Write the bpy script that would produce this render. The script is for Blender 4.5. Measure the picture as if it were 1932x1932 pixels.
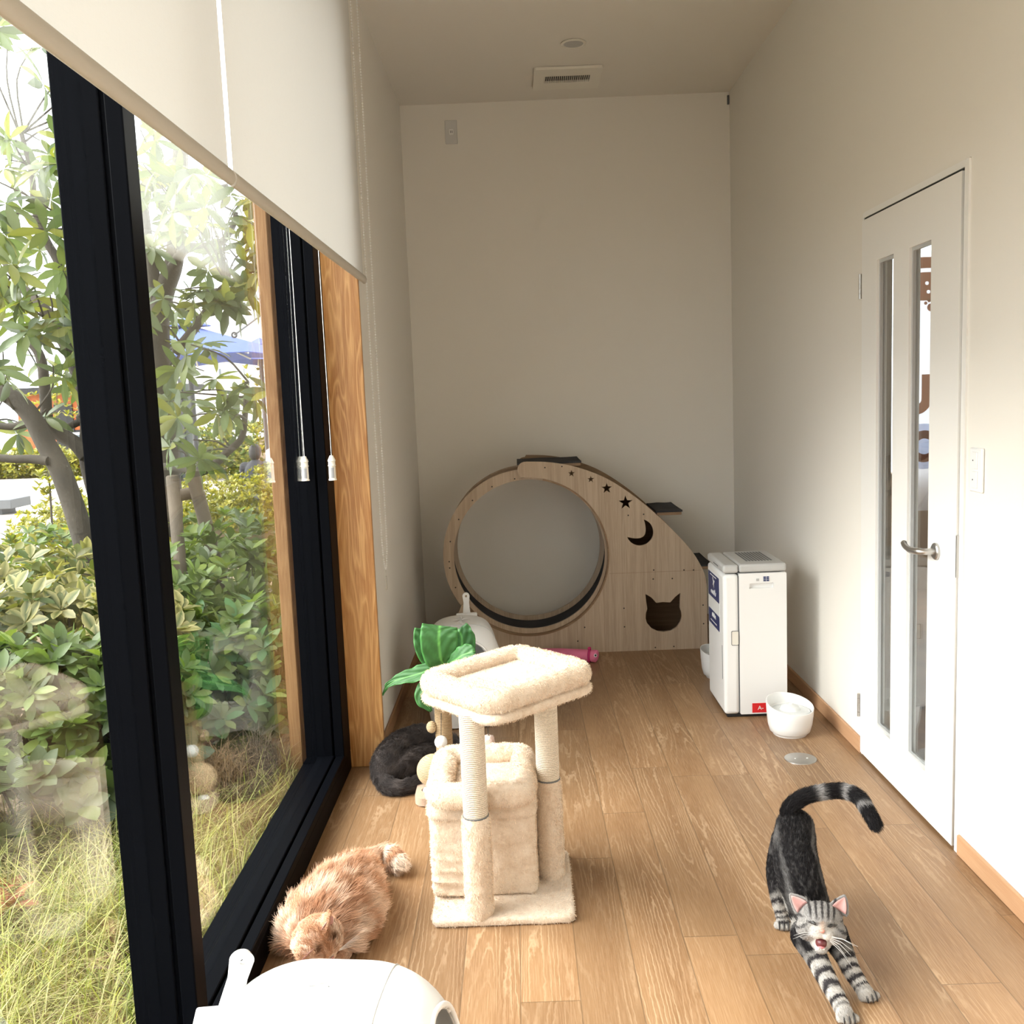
import bpy, math, random
import numpy as np
from mathutils import Vector, Matrix, noise as mnoise

for _o in list(bpy.data.objects):
    bpy.data.objects.remove(_o)
SC = bpy.context.scene
COL = SC.collection
PI = math.pi

# ------------------------------------------------------------------ camera, world, sun, exposure
YAW, PITCH, ROLL, FPX, CAMH = -0.00876798, 0.1195119, -0.03979471, 1820.9, 1.42
_cy, _sy, _cp, _sp, _cr, _sr = (math.cos(YAW), math.sin(YAW), math.cos(PITCH), math.sin(PITCH), math.cos(ROLL), math.sin(ROLL))
_fw = np.array([_sy * _cp, _cy * _cp, -_sp])
_rt = np.array([_cy, -_sy, 0.0])
_up = np.cross(_rt, _fw)
CAM_R = _cr * _rt + _sr * _up
CAM_U = -_sr * _rt + _cr * _up
CAM_F = _fw
cam_data = bpy.data.cameras.new('camera')
cam_data.sensor_width = 36.0
cam_data.lens = 36.0 * FPX / 1932.0
cam_data.clip_start = 0.02
cam_data.clip_end = 400
cam = bpy.data.objects.new('camera', cam_data)
COL.objects.link(cam)
_m = Matrix(((CAM_R[0], CAM_U[0], -CAM_F[0], 0), (CAM_R[1], CAM_U[1], -CAM_F[1], 0), (CAM_R[2], CAM_U[2], -CAM_F[2], CAMH), (0, 0, 0, 1)))
cam.matrix_world = _m
SC.camera = cam

SKY_STRENGTH = 4.6
world = bpy.data.worlds.new('overcast_sky')
SC.world = world
world.use_nodes = True
_wn = world.node_tree
_bg = _wn.nodes['Background']
_tc = _wn.nodes.new('ShaderNodeTexCoord')
_sx = _wn.nodes.new('ShaderNodeSeparateXYZ')
_rmp = _wn.nodes.new('ShaderNodeValToRGB')
_wn.links.new(_tc.outputs['Generated'], _sx.inputs[0])
_wn.links.new(_sx.outputs['Z'], _rmp.inputs[0])
_rmp.color_ramp.elements[0].position = 0.0
_rmp.color_ramp.elements[0].color = (0.80, 0.83, 0.86, 1)
_rmp.color_ramp.elements[1].position = 0.7
_rmp.color_ramp.elements[1].color = (0.98, 1.0, 1.02, 1)
_wn.links.new(_rmp.outputs[0], _bg.inputs[0])
_bg.inputs[1].default_value = SKY_STRENGTH

sun_data = bpy.data.lights.new('sun', 'SUN')
sun_data.energy = 11.0
sun_data.angle = math.radians(60)
sun_data.color = (1.0, 0.97, 0.92)
sun = bpy.data.objects.new('sun', sun_data)
COL.objects.link(sun)
sun.rotation_euler = Vector((0.76, 0.08, -0.62)).to_track_quat('-Z', 'Y').to_euler()

SC.view_settings.view_transform = 'Standard'
SC.view_settings.look = 'None'
SC.view_settings.gamma = 1.0
SC.view_settings.use_curve_mapping = False
SC.view_settings.exposure = 0.0

# ------------------------------------------------------------------ helpers: survey of the photo
def _ray(px, py):
    return CAM_R * ((px - 966) / FPX) + CAM_U * (-(py - 966) / FPX) + CAM_F
def onz(px, py, z=0.0):
    d = _ray(px, py); t = (z - CAMH) / d[2]
    return Vector((d[0] * t, d[1] * t, z))
def ony(px, py, y):
    d = _ray(px, py); t = y / d[1]
    return Vector((d[0] * t, y, CAMH + d[2] * t))

# ------------------------------------------------------------------ helpers: materials
class NT:
    def __init__(s, name):
        s.m = bpy.data.materials.new(name); s.m.use_nodes = True
        s.t = s.m.node_tree; s.t.nodes.clear()
        s.out = s.t.nodes.new('ShaderNodeOutputMaterial')
    def n(s, typ, ins=None, **at):
        nd = s.t.nodes.new('ShaderNode' + typ)
        for k, v in at.items(): setattr(nd, k, v)
        for k, v in (ins or {}).items():
            sk = nd.inputs[k]
            if isinstance(v, bpy.types.NodeSocket): s.t.links.new(v, sk)
            elif isinstance(v, bpy.types.Node): s.t.links.new(v.outputs[0], sk)
            else:
                if sk.type == 'RGBA' and len(v) == 3: v = (*v, 1)
                sk.default_value = v
        return nd
    def math(s, op, a, b=0.0, c=0.0):
        return s.n('Math', {0: a, 1: b, 2: c}, operation=op).outputs[0]
    def ramp(s, fac, stops, interp='LINEAR'):
        nd = s.n('ValToRGB', {0: fac}); cr = nd.color_ramp; cr.interpolation = interp
        while len(cr.elements) < len(stops): cr.elements.new(0.5)
        for e, (p, c) in zip(cr.elements, stops):
            e.position = p
            e.color = (c, c, c, 1) if isinstance(c, (int, float)) else (*c, 1)
        return nd.outputs[0]
    def mix(s, f, a, b, blend='MIX'):
        nd = s.n('Mix', data_type='RGBA', blend_type=blend)
        for i, v in ((0, f), (6, a), (7, b)):
            sk = nd.inputs[i]
            if isinstance(v, bpy.types.NodeSocket): s.t.links.new(v, sk)
            else: sk.default_value = (*v, 1) if isinstance(v, tuple) and len(v) == 3 else v
        return nd.outputs[2]
    def obj(s): return s.n('TexCoord').outputs['Object']
    def map(s, vec, scale=(1, 1, 1), loc=(0, 0, 0), rot=(0, 0, 0)):
        return s.n('Mapping', {0: vec, 'Location': loc, 'Rotation': rot, 'Scale': scale}).outputs[0]
    def noise(s, vec, scale=5, detail=3, rough=0.5, dist=0.0):
        return s.n('TexNoise', {'Vector': vec, 'Scale': scale, 'Detail': detail, 'Roughness': rough, 'Distortion': dist}).outputs[0]
    def bump(s, h, strength=0.3, dist=0.01):
        return s.n('Bump', {'Height': h, 'Strength': strength, 'Distance': dist}).outputs[0]
    def pbr(s, color, rough=0.5, normal=None, **kw):
        ins = {'Base Color': color, 'Roughness': rough}
        if normal is not None: ins['Normal'] = normal
        ins.update(kw)
        nd = s.n('BsdfPrincipled', ins)
        s.t.links.new(nd.outputs[0], s.out.inputs[0])
        return nd
    def fin(s, sh): s.t.links.new(sh.outputs[0] if isinstance(sh, bpy.types.Node) else sh, s.out.inputs[0]); return s.m

def plain(name, color, rough=0.5, metallic=0.0, bump=0.0, bscale=200, var=0.0, **kw):
    t = NT(name); c = color; nrm = None
    if var or bump:
        v = t.obj(); h = t.noise(v, bscale, 3)
        if bump: nrm = t.bump(h, bump, 0.004)
        if var:
            h2 = t.noise(v, 6, 4)
            c = t.mix(t.ramp(h2, [(0.3, 0.0), (0.7, 1.0)]), tuple(x * (1 - var) for x in color), tuple(min(1, x * (1 + var)) for x in color))
    t.pbr(c, rough, nrm, Metallic=metallic, **kw)
    return t.m

def wood(name, base, dark, light, axis='Z', across=7.0, lines=11.0, amount=0.6, rough=0.45, along=0.9, line_w=0.25):
    """oak figure: contour lines of a stretched noise (cathedrals) and short pores along the grain axis"""
    t = NT(name); v = t.obj()
    sc = {'X': (along, across, across), 'Y': (across, along, across), 'Z': (across, across, along)}[axis]
    pc = {'X': (9, 300, 300), 'Y': (300, 9, 300), 'Z': (300, 300, 9)}[axis]
    h = t.noise(t.map(v, sc), 1.0, 2, 0.45, 0.3)
    f = t.math('FRACT', t.math('MULTIPLY', h, lines))
    ln = t.ramp(f, [(0.0, 0.0), (line_w, 1.0), (line_w * 2.2, 0.15), (1.0, 0.0)])
    pore = t.noise(t.map(v, pc), 1.0, 2, 0.6)
    c = t.mix(t.ramp(h, [(0.35, 0.0), (0.65, 1.0)]), base, dark)
    c = t.mix(t.math('MULTIPLY', ln, amount), c, light)
    c = t.mix(t.ramp(pore, [(0.48, 0.0), (0.72, 0.55)]), c, light)
    t.pbr(c, rough, t.bump(pore, 0.12, 0.002))
    return t.m

MT = {}
# ------------------------------------------------------------------ helpers: meshes and objects
def wmat(o):
    m = o.matrix_basis.copy()
    while o.parent:
        o = o.parent; m = o.matrix_basis @ m
    return m
def link(name, mesh, mat=None, parent=None, smooth=None, bevel=0.0, seg=2):
    """mesh is given in world coordinates; it is re-expressed in its parent's frame"""
    if parent is not None: mesh.transform(wmat(parent).inverted())
    if smooth is not None:
        mesh.polygons.foreach_set('use_smooth', [True] * len(mesh.polygons))
        if smooth < 3: mesh.set_sharp_from_angle(angle=smooth)
    o = bpy.data.objects.new(name, mesh); COL.objects.link(o)
    if mat is not None:
        mesh.materials.clear(); mesh.materials.append(MT[mat] if isinstance(mat, str) else mat)
    if parent is not None: o.parent = parent
    if bevel:
        b = o.modifiers.new('bevel', 'BEVEL'); b.width = bevel; b.segments = seg; b.limit_method = 'ANGLE'; b.angle_limit = 0.6
        if smooth is None:
            mesh.polygons.foreach_set('use_smooth', [True] * len(mesh.polygons)); mesh.set_sharp_from_angle(angle=0.5)
            b.harden_normals = False
    return o
def tag(o, label=None, cat=None, group=None, kind=None):
    if label: o['label'] = label
    if cat: o['category'] = cat
    if group: o['group'] = group
    if kind: o['kind'] = kind
    return o
def thing(name, label, cat, loc=(0, 0, 0), rz=0.0, group=None, kind=None):
    o = bpy.data.objects.new(name, None); COL.objects.link(o)
    o.location = loc; o.rotation_euler = (0, 0, rz); o.empty_display_size = 0.05
    return tag(o, label, cat, group, kind)
def copy_tree(o, parent=None):
    c = o.copy(); COL.objects.link(c)
    if parent is not None: c.parent = parent
    for ch in list(o.children): copy_tree(ch, c)
    return c

class MB:
    def __init__(s): s.v = []; s.f = []
    def add(s, vs, fs):
        b = len(s.v); s.v += [tuple(x) for x in vs]; s.f += [tuple(i + b for i in f) for f in fs]; return s
    def box(s, x0, x1, y0, y1, z0, z1):
        return s.add([(x0, y0, z0), (x1, y0, z0), (x1, y1, z0), (x0, y1, z0), (x0, y0, z1), (x1, y0, z1), (x1, y1, z1), (x0, y1, z1)],
                     [(0, 3, 2, 1), (4, 5, 6, 7), (0, 1, 5, 4), (1, 2, 6, 5), (2, 3, 7, 6), (3, 0, 4, 7)])
    def obox(s, c, ux, uy, uz, hx, hy, hz):
        c, ux, uy, uz = map(Vector, (c, ux, uy, uz)); vs = []
        for k in (-1, 1):
            for i, j in ((-1, -1), (1, -1), (1, 1), (-1, 1)): vs.append(c + ux * hx * i + uy * hy * j + uz * hz * k)
        return s.add(vs, [(0, 3, 2, 1), (4, 5, 6, 7), (0, 1, 5, 4), (1, 2, 6, 5), (2, 3, 7, 6), (3, 0, 4, 7)])
    def tube(s, pts, rs, n=12, closed=False, cap=True):
        pts = [Vector(p) for p in pts]
        if not isinstance(rs, (list, tuple)): rs = [rs] * len(pts)
        N = len(pts); rings = []; ref = None
        for i, p in enumerate(pts):
            a = pts[i - 1] if (i > 0 or closed) else p
            b = pts[(i + 1) % N] if (i < N - 1 or closed) else p
            t = (b - a).normalized()
            if ref is None: ref = t.orthogonal().normalized()
            ref = (ref - t * ref.dot(t))
            ref = ref.normalized() if ref.length > 1e-6 else t.orthogonal().normalized()
            w = t.cross(ref)
            rings.append([p + (ref * math.cos(2 * PI * k / n) + w * math.sin(2 * PI * k / n)) * rs[i] for k in range(n)])
        vs = [q for r in rings for q in r]; fs = []
        for i in range(N if closed else N - 1):
            j = (i + 1) % N
            for k in range(n): fs.append((i * n + k, i * n + (k + 1) % n, j * n + (k + 1) % n, j * n + k))
        if cap and not closed:
            fs.append(tuple(range(n - 1, -1, -1))); fs.append(tuple((N - 1) * n + k for k in range(n)))
        return s.add(vs, fs)
    def lathe(s, prof, c=(0, 0, 0), n=32, ax=None):
        """prof: (r, h) pairs bottom to top, around the axis ax (default z)"""
        c = Vector(c); q = Matrix.Identity(3) if ax is None else Vector((0, 0, 1)).rotation_difference(Vector(ax)).to_matrix()
        vs = []; fs = []; N = len(prof)
        for r, h in prof:
            for k in range(n):
                a = 2 * PI * k / n
                vs.append(c + q @ Vector((r * math.cos(a), r * math.sin(a), h)))
        for i in range(N - 1):
            for k in range(n): fs.append((i * n + k, i * n + (k + 1) % n, (i + 1) * n + (k + 1) % n, (i + 1) * n + k))
        fs.append(tuple(range(n - 1, -1, -1))); fs.append(tuple((N - 1) * n + k for k in range(n)))
        return s.add(vs, fs)
    def ball(s, c, r, n=12, m=8):
        r = (r, r, r) if isinstance(r, (int, float)) else r
        c = Vector(c); vs = [c + Vector((0, 0, -r[2]))]; fs = []
        for i in range(1, m):
            th = PI * i / m
            for k in range(n):
                a = 2 * PI * k / n
                vs.append(c + Vector((r[0] * math.sin(th) * math.cos(a), r[1] * math.sin(th) * math.sin(a), -r[2] * math.cos(th))))
        vs.append(c + Vector((0, 0, r[2]))); L = len(vs) - 1
        for k in range(n):
            fs.append((0, 1 + (k + 1) % n, 1 + k)); fs.append((L, 1 + (m - 2) * n + k, 1 + (m - 2) * n + (k + 1) % n))
        for i in range(m - 2):
            for k in range(n): fs.append((1 + i * n + k, 1 + i * n + (k + 1) % n, 1 + (i + 1) * n + (k + 1) % n, 1 + (i + 1) * n + k))
        return s.add(vs, fs)
    def loft(s, rings, cap=True):
        n = len(rings[0]); N = len(rings); fs = []
        for i in range(N - 1):
            for k in range(n): fs.append((i * n + k, i * n + (k + 1) % n, (i + 1) * n + (k + 1) % n, (i + 1) * n + k))
        if cap: fs.append(tuple(range(n - 1, -1, -1))); fs.append(tuple((N - 1) * n + k for k in range(n)))
        return s.add([p for r in rings for p in r], fs)
    def mesh(s, name):
        m = bpy.data.meshes.new(name); m.from_pydata(s.v, [], s.f); m.update(); return m
    def build(s, name, mat, parent=None, smooth=None, bevel=0.0, seg=2):
        return link(name, s.mesh(name), mat, parent, smooth, bevel, seg)

def eval_mesh(o):
    dg = bpy.context.evaluated_depsgraph_get(); dg.update()
    m = bpy.data.meshes.new_from_object(o.evaluated_get(dg))
    return m
def plate(loops, thick, fn):
    """2D outline with holes, extruded; fn maps (u, v, w) to world; w runs -thick/2..thick/2"""
    cu = bpy.data.curves.new('outline', 'CURVE'); cu.dimensions = '2D'; cu.fill_mode = 'BOTH'; cu.extrude = thick / 2
    for lp in loops:
        sp = cu.splines.new('POLY'); sp.points.add(len(lp) - 1)
        for p, (u, v) in zip(sp.points, lp): p.co = (u, v, 0, 1)
        sp.use_cyclic_u = True
    o = bpy.data.objects.new('outline', cu); COL.objects.link(o)
    m = eval_mesh(o); bpy.data.objects.remove(o); bpy.data.curves.remove(cu)
    for v in m.vertices: v.co = fn(*v.co)
    return m
def text_mesh(body, size, fn, extrude=0.0004):
    cu = bpy.data.curves.new('lettering', 'FONT'); cu.body = body; cu.size = size; cu.extrude = extrude
    cu.align_x = 'CENTER'; cu.align_y = 'CENTER'
    o = bpy.data.objects.new('lettering', cu); COL.objects.link(o)
    m = eval_mesh(o); bpy.data.objects.remove(o); bpy.data.curves.remove(cu)
    for v in m.vertices: v.co = fn(*v.co)
    return m
def npmesh(name, V, F, col=None):
    """V (n,3), F (m,4) quads, col (n,3) point colours"""
    V = np.asarray(V, np.float32); F = np.asarray(F, np.int32); k = F.shape[1]
    m = bpy.data.meshes.new(name)
    m.vertices.add(len(V)); m.vertices.foreach_set('co', V.ravel())
    m.loops.add(F.size); m.loops.foreach_set('vertex_index', F.ravel())
    m.polygons.add(len(F)); m.polygons.foreach_set('loop_start', np.arange(0, F.size, k, dtype=np.int32))
    m.update(calc_edges=True)
    if col is not None:
        a = m.attributes.new('tint', 'FLOAT_COLOR', 'POINT')
        a.data.foreach_set('color', np.concatenate([np.asarray(col, np.float32), np.ones((len(V), 1), np.float32)], 1).ravel())
    return m
def circle2(cx, cy, r, n=64, a0=0.0, a1=2 * PI, end=False):
    return [(cx + r * math.cos(a0 + (a1 - a0) * i / (n - (1 if end else 0))), cy + r * math.sin(a0 + (a1 - a0) * i / (n - (1 if end else 0)))) for i in range(n)]
def spline(pts, n=8):
    """Catmull-Rom through points of any dimension (tuples)"""
    P = [np.array(p, float) for p in pts]; P = [2 * P[0] - P[1]] + P + [2 * P[-1] - P[-2]]
    out = []
    for i in range(1, len(P) - 2):
        for j in range(n):
            t = j / n; a, b, c, d = P[i - 1], P[i], P[i + 1], P[i + 2]
            out.append(0.5 * ((2 * b) + (-a + c) * t + (2 * a - 5 * b + 4 * c - d) * t * t + (-a + 3 * b - 3 * c + d) * t ** 3))
    out.append(P[-2]); return [tuple(p) for p in out]
def rrect(hx, hy, r, n=6, cx=0.0, cy=0.0):
    o = []
    for sx, sy, a in ((1, 1, 0), (-1, 1, PI / 2), (-1, -1, PI), (1, -1, 1.5 * PI)):
        for i in range(n + 1):
            t = a + PI / 2 * i / n
            o.append((cx + sx * (hx - r) + r * math.cos(t), cy + sy * (hy - r) + r * math.sin(t)))
    return o

# ------------------------------------------------------------------ materials
def mk_wall(name, col):
    t = NT(name); v = t.obj()
    a = t.noise(t.map(v, (900, 900, 60)), 1, 1); b = t.noise(t.map(v, (60, 60, 900)), 1, 1)
    t.pbr(col, 0.85, t.bump(t.math('ADD', a, b), 0.12, 0.001)); return t.m
MT['wall'] = mk_wall('wallpaper', (0.815, 0.78, 0.715))
MT['ceiling'] = mk_wall('ceiling_paper', (0.80, 0.765, 0.70))
def mk_floor():
    t = NT('oak_planks'); v = t.obj()
    sp = t.n('SeparateXYZ', {0: v}); W, L = 0.142, 1.15
    px = t.math('DIVIDE', t.math('ADD', sp.outputs[0], 0.044), W); ix = t.math('FLOOR', px); fx = t.math('FRACT', px)
    r1 = t.n('TexWhiteNoise', {'W': ix}, noise_dimensions='1D').outputs[0]
    py = t.math('ADD', t.math('DIVIDE', sp.outputs[1], L), t.math('MULTIPLY', r1, 3.7)); iy = t.math('FLOOR', py); fy = t.math('FRACT', py)
    cv = t.n('CombineXYZ', {0: ix, 1: iy, 2: 0.0})
    rn = t.n('TexWhiteNoise', {'Vector': cv.outputs[0]}, noise_dimensions='3D'); r2 = rn.outputs[0]
    gv = t.n('CombineXYZ', {0: t.math('MULTIPLY', sp.outputs[0], 12.0), 1: t.math('MULTIPLY', sp.outputs[1], 0.62), 2: t.math('MULTIPLY', r2, 60.0)})
    h = t.noise(gv.outputs[0], 1.0, 1.5, 0.4, 0.12)
    wob = t.noise(t.map(v, (90, 26, 1)), 1.0, 2)
    f = t.math('FRACT', t.math('ADD', t.math('MULTIPLY', h, 17.0), t.math('MULTIPLY', wob, 0.75)))
    ln = t.ramp(f, [(0.0, 0.0), (0.16, 1.0), (0.38, 0.12), (1.0, 0.0)])
    msk = t.ramp(t.noise(t.map(v, (5, 1.6, 1)), 1.0, 2), [(0.40, 0.08), (0.62, 0.95)])
    pore = t.noise(t.map(v, (380, 11, 1)), 1.0, 2, 0.65)
    c = t.mix(t.ramp(h, [(0.3, 0.0), (0.7, 1.0)]), (0.268, 0.152, 0.072), (0.210, 0.111, 0.049))
    c = t.mix(t.ramp(pore, [(0.42, 0.0), (0.7, 0.6)]), c, (0.38, 0.238, 0.132))
    c = t.mix(t.math('MULTIPLY', t.math('MULTIPLY', ln, msk), 0.72), c, (0.50, 0.345, 0.21))
    c = t.mix(1.0, c, t.ramp(r2, [(0.0, 0.84), (1.0, 1.14)]), 'MULTIPLY')
    ex = t.math('MINIMUM', fx, t.math('SUBTRACT', 1.0, fx)); ey = t.math('MULTIPLY', t.math('MINIMUM', fy, t.math('SUBTRACT', 1.0, fy)), L / W)
    e = t.ramp(t.math('MINIMUM', ex, ey), [(0.0, 0.0), (0.017, 1.0)])
    c = t.mix(e, t.mix(0.68, c, (0.10, 0.06, 0.03)), c)
    t.pbr(c, 0.42, t.bump(t.math('ADD', e, t.math('MULTIPLY', pore, 0.15)), 0.25, 0.0015)); return t.m
MT['floor'] = mk_floor()
MT['timber'] = wood('orange_oak', (0.56, 0.27, 0.085), (0.42, 0.18, 0.05), (0.80, 0.47, 0.19), 'Z', 13.0, 13.0, 0.6, 0.4, 1.1)
MT['oak'] = wood('pale_oak_laminate', (0.50, 0.385, 0.275), (0.415, 0.31, 0.215), (0.60, 0.485, 0.365), 'Z', 22.0, 5.0, 0.5, 0.55, 0.7)
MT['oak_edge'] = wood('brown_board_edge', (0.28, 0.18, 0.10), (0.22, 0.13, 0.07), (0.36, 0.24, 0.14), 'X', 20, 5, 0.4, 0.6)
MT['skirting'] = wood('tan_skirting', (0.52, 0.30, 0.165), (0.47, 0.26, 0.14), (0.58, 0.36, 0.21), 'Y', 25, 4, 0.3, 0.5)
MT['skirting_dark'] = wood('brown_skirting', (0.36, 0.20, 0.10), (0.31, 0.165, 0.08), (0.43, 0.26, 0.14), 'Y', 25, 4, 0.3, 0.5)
MT['frame'] = plain('black_aluminium', (0.0025, 0.0028, 0.004), 0.42, 0.0, **{'Specular IOR Level': 0.02})
MT['gap_dark'] = plain('gap_shade_black', (0.004, 0.004, 0.004), 0.7)  # painted shade for the slit over the door
MT['white'] = plain('white_plastic', (0.83, 0.83, 0.82), 0.32)
MT['white_warm'] = plain('ivory_plastic', (0.80, 0.77, 0.69), 0.4)
MT['door_white'] = plain('white_lacquer', (0.84, 0.825, 0.79), 0.45)
MT['socket_grey'] = plain('pale_grey_plastic', (0.64, 0.635, 0.62), 0.45)
MT['grey'] = plain('grey_plastic', (0.50, 0.50, 0.49), 0.45)
MT['dark_grey'] = plain('dark_grey_plastic', (0.12, 0.125, 0.13), 0.5)
MT['black'] = plain('black_plastic', (0.012, 0.012, 0.013), 0.5)
MT['steel'] = plain('brushed_steel', (0.52, 0.51, 0.49), 0.36, 1.0)
MT['alum'] = plain('grey_aluminium', (0.56, 0.57, 0.57), 0.45, 0.3)
MT['bar'] = plain('beige_bar', (0.50, 0.455, 0.385), 0.5)
MT['cord'] = plain('cream_cord', (0.90, 0.90, 0.88), 0.6)
MT['carpet'] = plain('charcoal_carpet', (0.038, 0.040, 0.046), 0.95, 0, 0.8, 500, 0.35)
MT['pink'] = plain('pink_cloth', (0.80, 0.20, 0.35), 0.8, 0, 0.3, 400, 0.1)
MT['pink_dark'] = plain('magenta_ribbon', (0.55, 0.03, 0.16), 0.7)
MT['navy'] = plain('navy_print', (0.018, 0.032, 0.13), 0.4)
MT['red'] = plain('red_sticker', (0.68, 0.018, 0.022), 0.45)
MT['clear'] = plain('clear_acrylic', (0.62, 0.60, 0.55), 0.2)
MT['screw'] = plain('dark_screw', (0.03, 0.022, 0.015), 0.5)
MT['pad_beige'] = plain('beige_felt', (0.47, 0.34, 0.25), 0.9, 0, 0.5, 300, 0.08)
MT['pompom'] = plain('white_pompom', (0.86, 0.85, 0.83), 0.95, 0, 0.8, 250)
MT['pompom_pink'] = plain('blush_pompom', (0.66, 0.50, 0.43), 0.95, 0, 0.9, 200, 0.25)
MT['label_print'] = plain('grey_label', (0.33, 0.34, 0.36), 0.5)
def mk_plush():
    t = NT('cream_plush'); v = t.obj()
    a = t.noise(v, 420, 3, 0.7); b = t.noise(v, 60, 3, 0.6); d = t.noise(v, 14, 2)
    c = t.mix(t.ramp(b, [(0.35, 0.0), (0.68, 1.0)]), (0.70, 0.535, 0.385), (0.82, 0.68, 0.535))
    c = t.mix(t.ramp(d, [(0.4, 0.0), (0.7, 0.45)]), c, (0.84, 0.725, 0.60))
    t.pbr(c, 0.95, t.bump(t.math('ADD', a, t.math('MULTIPLY', b, 1.4)), 0.7, 0.005), **{'Sheen Weight': 0.35, 'Sheen Roughness': 0.5}); return t.m
MT['plush'] = mk_plush()
def mk_sisal(name, col, pitch):
    t = NT(name); v = t.obj(); sp = t.n('SeparateXYZ', {0: v})
    w = t.math('SINE', t.math('MULTIPLY', sp.outputs[2], 2 * PI / pitch)); nz = t.noise(v, 350, 3)
    h = t.math('ADD', w, nz)
    c = t.mix(t.ramp(nz, [(0.3, 0.0), (0.7, 1.0)]), tuple(x * 0.78 for x in col), tuple(min(1, x * 1.12) for x in col))
    t.pbr(c, 0.9, t.bump(h, 0.55, 0.003)); return t.m
MT['sisal'] = mk_sisal('cream_sisal', (0.74, 0.64, 0.51), 0.0052)
MT['jute'] = mk_sisal('brown_jute', (0.42, 0.29, 0.16), 0.0060)
MT['jute_light'] = mk_sisal('tan_jute', (0.56, 0.41, 0.24), 0.0050)
def mk_glass(name, gain, tint=(0.97, 0.985, 0.98)):
    t = NT(name); g = t.n('NewGeometry')
    dt = t.n('VectorMath', {0: g.outputs['Normal'], 1: g.outputs['Incoming']}, operation='DOT_PRODUCT').outputs['Value']
    k = t.math('POWER', t.math('SUBTRACT', 1.0, t.math('ABSOLUTE', dt)), 4.2)
    f = t.math('MINIMUM', t.math('MULTIPLY', t.math('ADD', t.math('MULTIPLY', k, 0.95), 0.042), gain), 0.85)
    a = t.n('BsdfTransparent', {0: tint}); b = t.n('BsdfGlossy', {'Color': (1, 1, 1, 1), 'Roughness': 0.0})
    return t.fin(t.n('MixShader', {0: f, 1: a.outputs[0], 2: b.outputs[0]}))
MT['glass'] = mk_glass('window_glass', 0.62)
MT['glass_door'] = mk_glass('door_glass', 0.8)
def mk_blind():
    t = NT('blind_cloth'); v = t.obj()
    w = t.math('ADD', t.noise(t.map(v, (1, 700, 40)), 1, 1), t.noise(t.map(v, (1, 40, 700)), 1, 1))
    c = t.mix(w, (0.62, 0.605, 0.565), (0.68, 0.665, 0.625))
    a = t.n('BsdfDiffuse', {0: c}); b = t.n('BsdfTranslucent', {0: (0.78, 0.765, 0.73, 1)})
    return t.fin(t.n('MixShader', {0: 0.115, 1: a.outputs[0], 2: b.outputs[0]}))
MT['blind'] = mk_blind()
def mk_leaf(name, trans=0.35, rough=0.4, tint=(1.0, 1.05, 0.5)):
    t = NT(name); a = t.n('Attribute', attribute_name='tint').outputs['Color']
    p = t.n('BsdfPrincipled', {'Base Color': a, 'Roughness': rough})
    q = t.n('BsdfTranslucent', {0: t.mix(1.0, a, tint, 'MULTIPLY')})
    return t.fin(t.n('MixShader', {0: trans, 1: p.outputs[0], 2: q.outputs[0]}))
MT['leaf'] = mk_leaf('leaf', 0.4)
MT['fake_leaf'] = mk_leaf('fabric_leaf', 0.12, 0.55)
MT['grass'] = mk_leaf('grass_blades', 0.4, 0.6)
MT['dry'] = mk_leaf('dry_leaf', 0.2, 0.8)
def mk_fur(name, rough=0.6, spec=0.12):
    t = NT(name); a = t.n('Attribute', attribute_name='tint').outputs['Color']
    t.pbr(a, rough, None, **{'Specular IOR Level': spec}); return t.m
MT['fur'] = mk_fur('fur'); MT['skin_fur'] = mk_fur('coat', 0.9, 0.1)
MT['ear_pink'] = plain('pink_skin', (0.50, 0.27, 0.25), 0.6)
MT['nose_pink'] = plain('nose_skin', (0.50, 0.22, 0.17), 0.45)
MT['mouth_red'] = plain('mouth_inside', (0.10, 0.016, 0.018), 0.4)
MT['tongue'] = plain('tongue_pink', (0.50, 0.17, 0.18), 0.35)
MT['tooth'] = plain('tooth', (0.85, 0.82, 0.74), 0.3)
MT['eye_dark'] = plain('eye_line', (0.012, 0.010, 0.009), 0.4)
MT['whisker'] = plain('white_whisker', (0.90, 0.90, 0.88), 0.4)
MT['toe_shade'] = plain('dark_toe_shade', (0.02, 0.018, 0.018), 0.6)  # painted shade between the toes

# ------------------------------------------------------------------ the room
RX, LX, BY, FY, CZ = 1.281, -0.60, 5.75, -2.6, 3.09
GX = -0.775                                   # glass plane
DY0, DY1, DZ = 2.795, 3.578, 1.995            # door opening
def struct(o): o['kind'] = 'structure'; return o
struct(MB().box(-0.83, RX + 0.1, FY - 0.1, BY + 0.1, -0.12, 0).build('floor', 'floor'))
struct(MB().box(-0.95, RX + 0.1, FY - 0.1, BY + 0.1, CZ, CZ + 0.12).build('ceiling', 'ceiling'))
struct(MB().box(-0.95, RX + 0.1, BY, BY + 0.1, 0, CZ).build('wall_back', 'wall'))
struct(MB().box(-0.95, RX + 0.1, FY - 0.1, FY, 0, CZ).build('wall_front', 'wall'))
struct(MB().box(-0.90, LX, 3.662, BY, 0, CZ).build('wall_left', 'wall'))
w = MB().box(RX, RX + 0.1, FY, DY0 - 0.03, 0, CZ).box(RX, RX + 0.1, DY1 + 0.012, BY, 0, CZ).box(RX, RX + 0.1, DY0 - 0.03, DY1 + 0.012, DZ + 0.03, CZ)
struct(w.build('wall_right', 'wall'))
struct(MB().box(LX, LX + 0.011, 3.662, BY, 0, 0.062).build('baseboard_left', 'skirting_dark', bevel=0.003))
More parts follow.
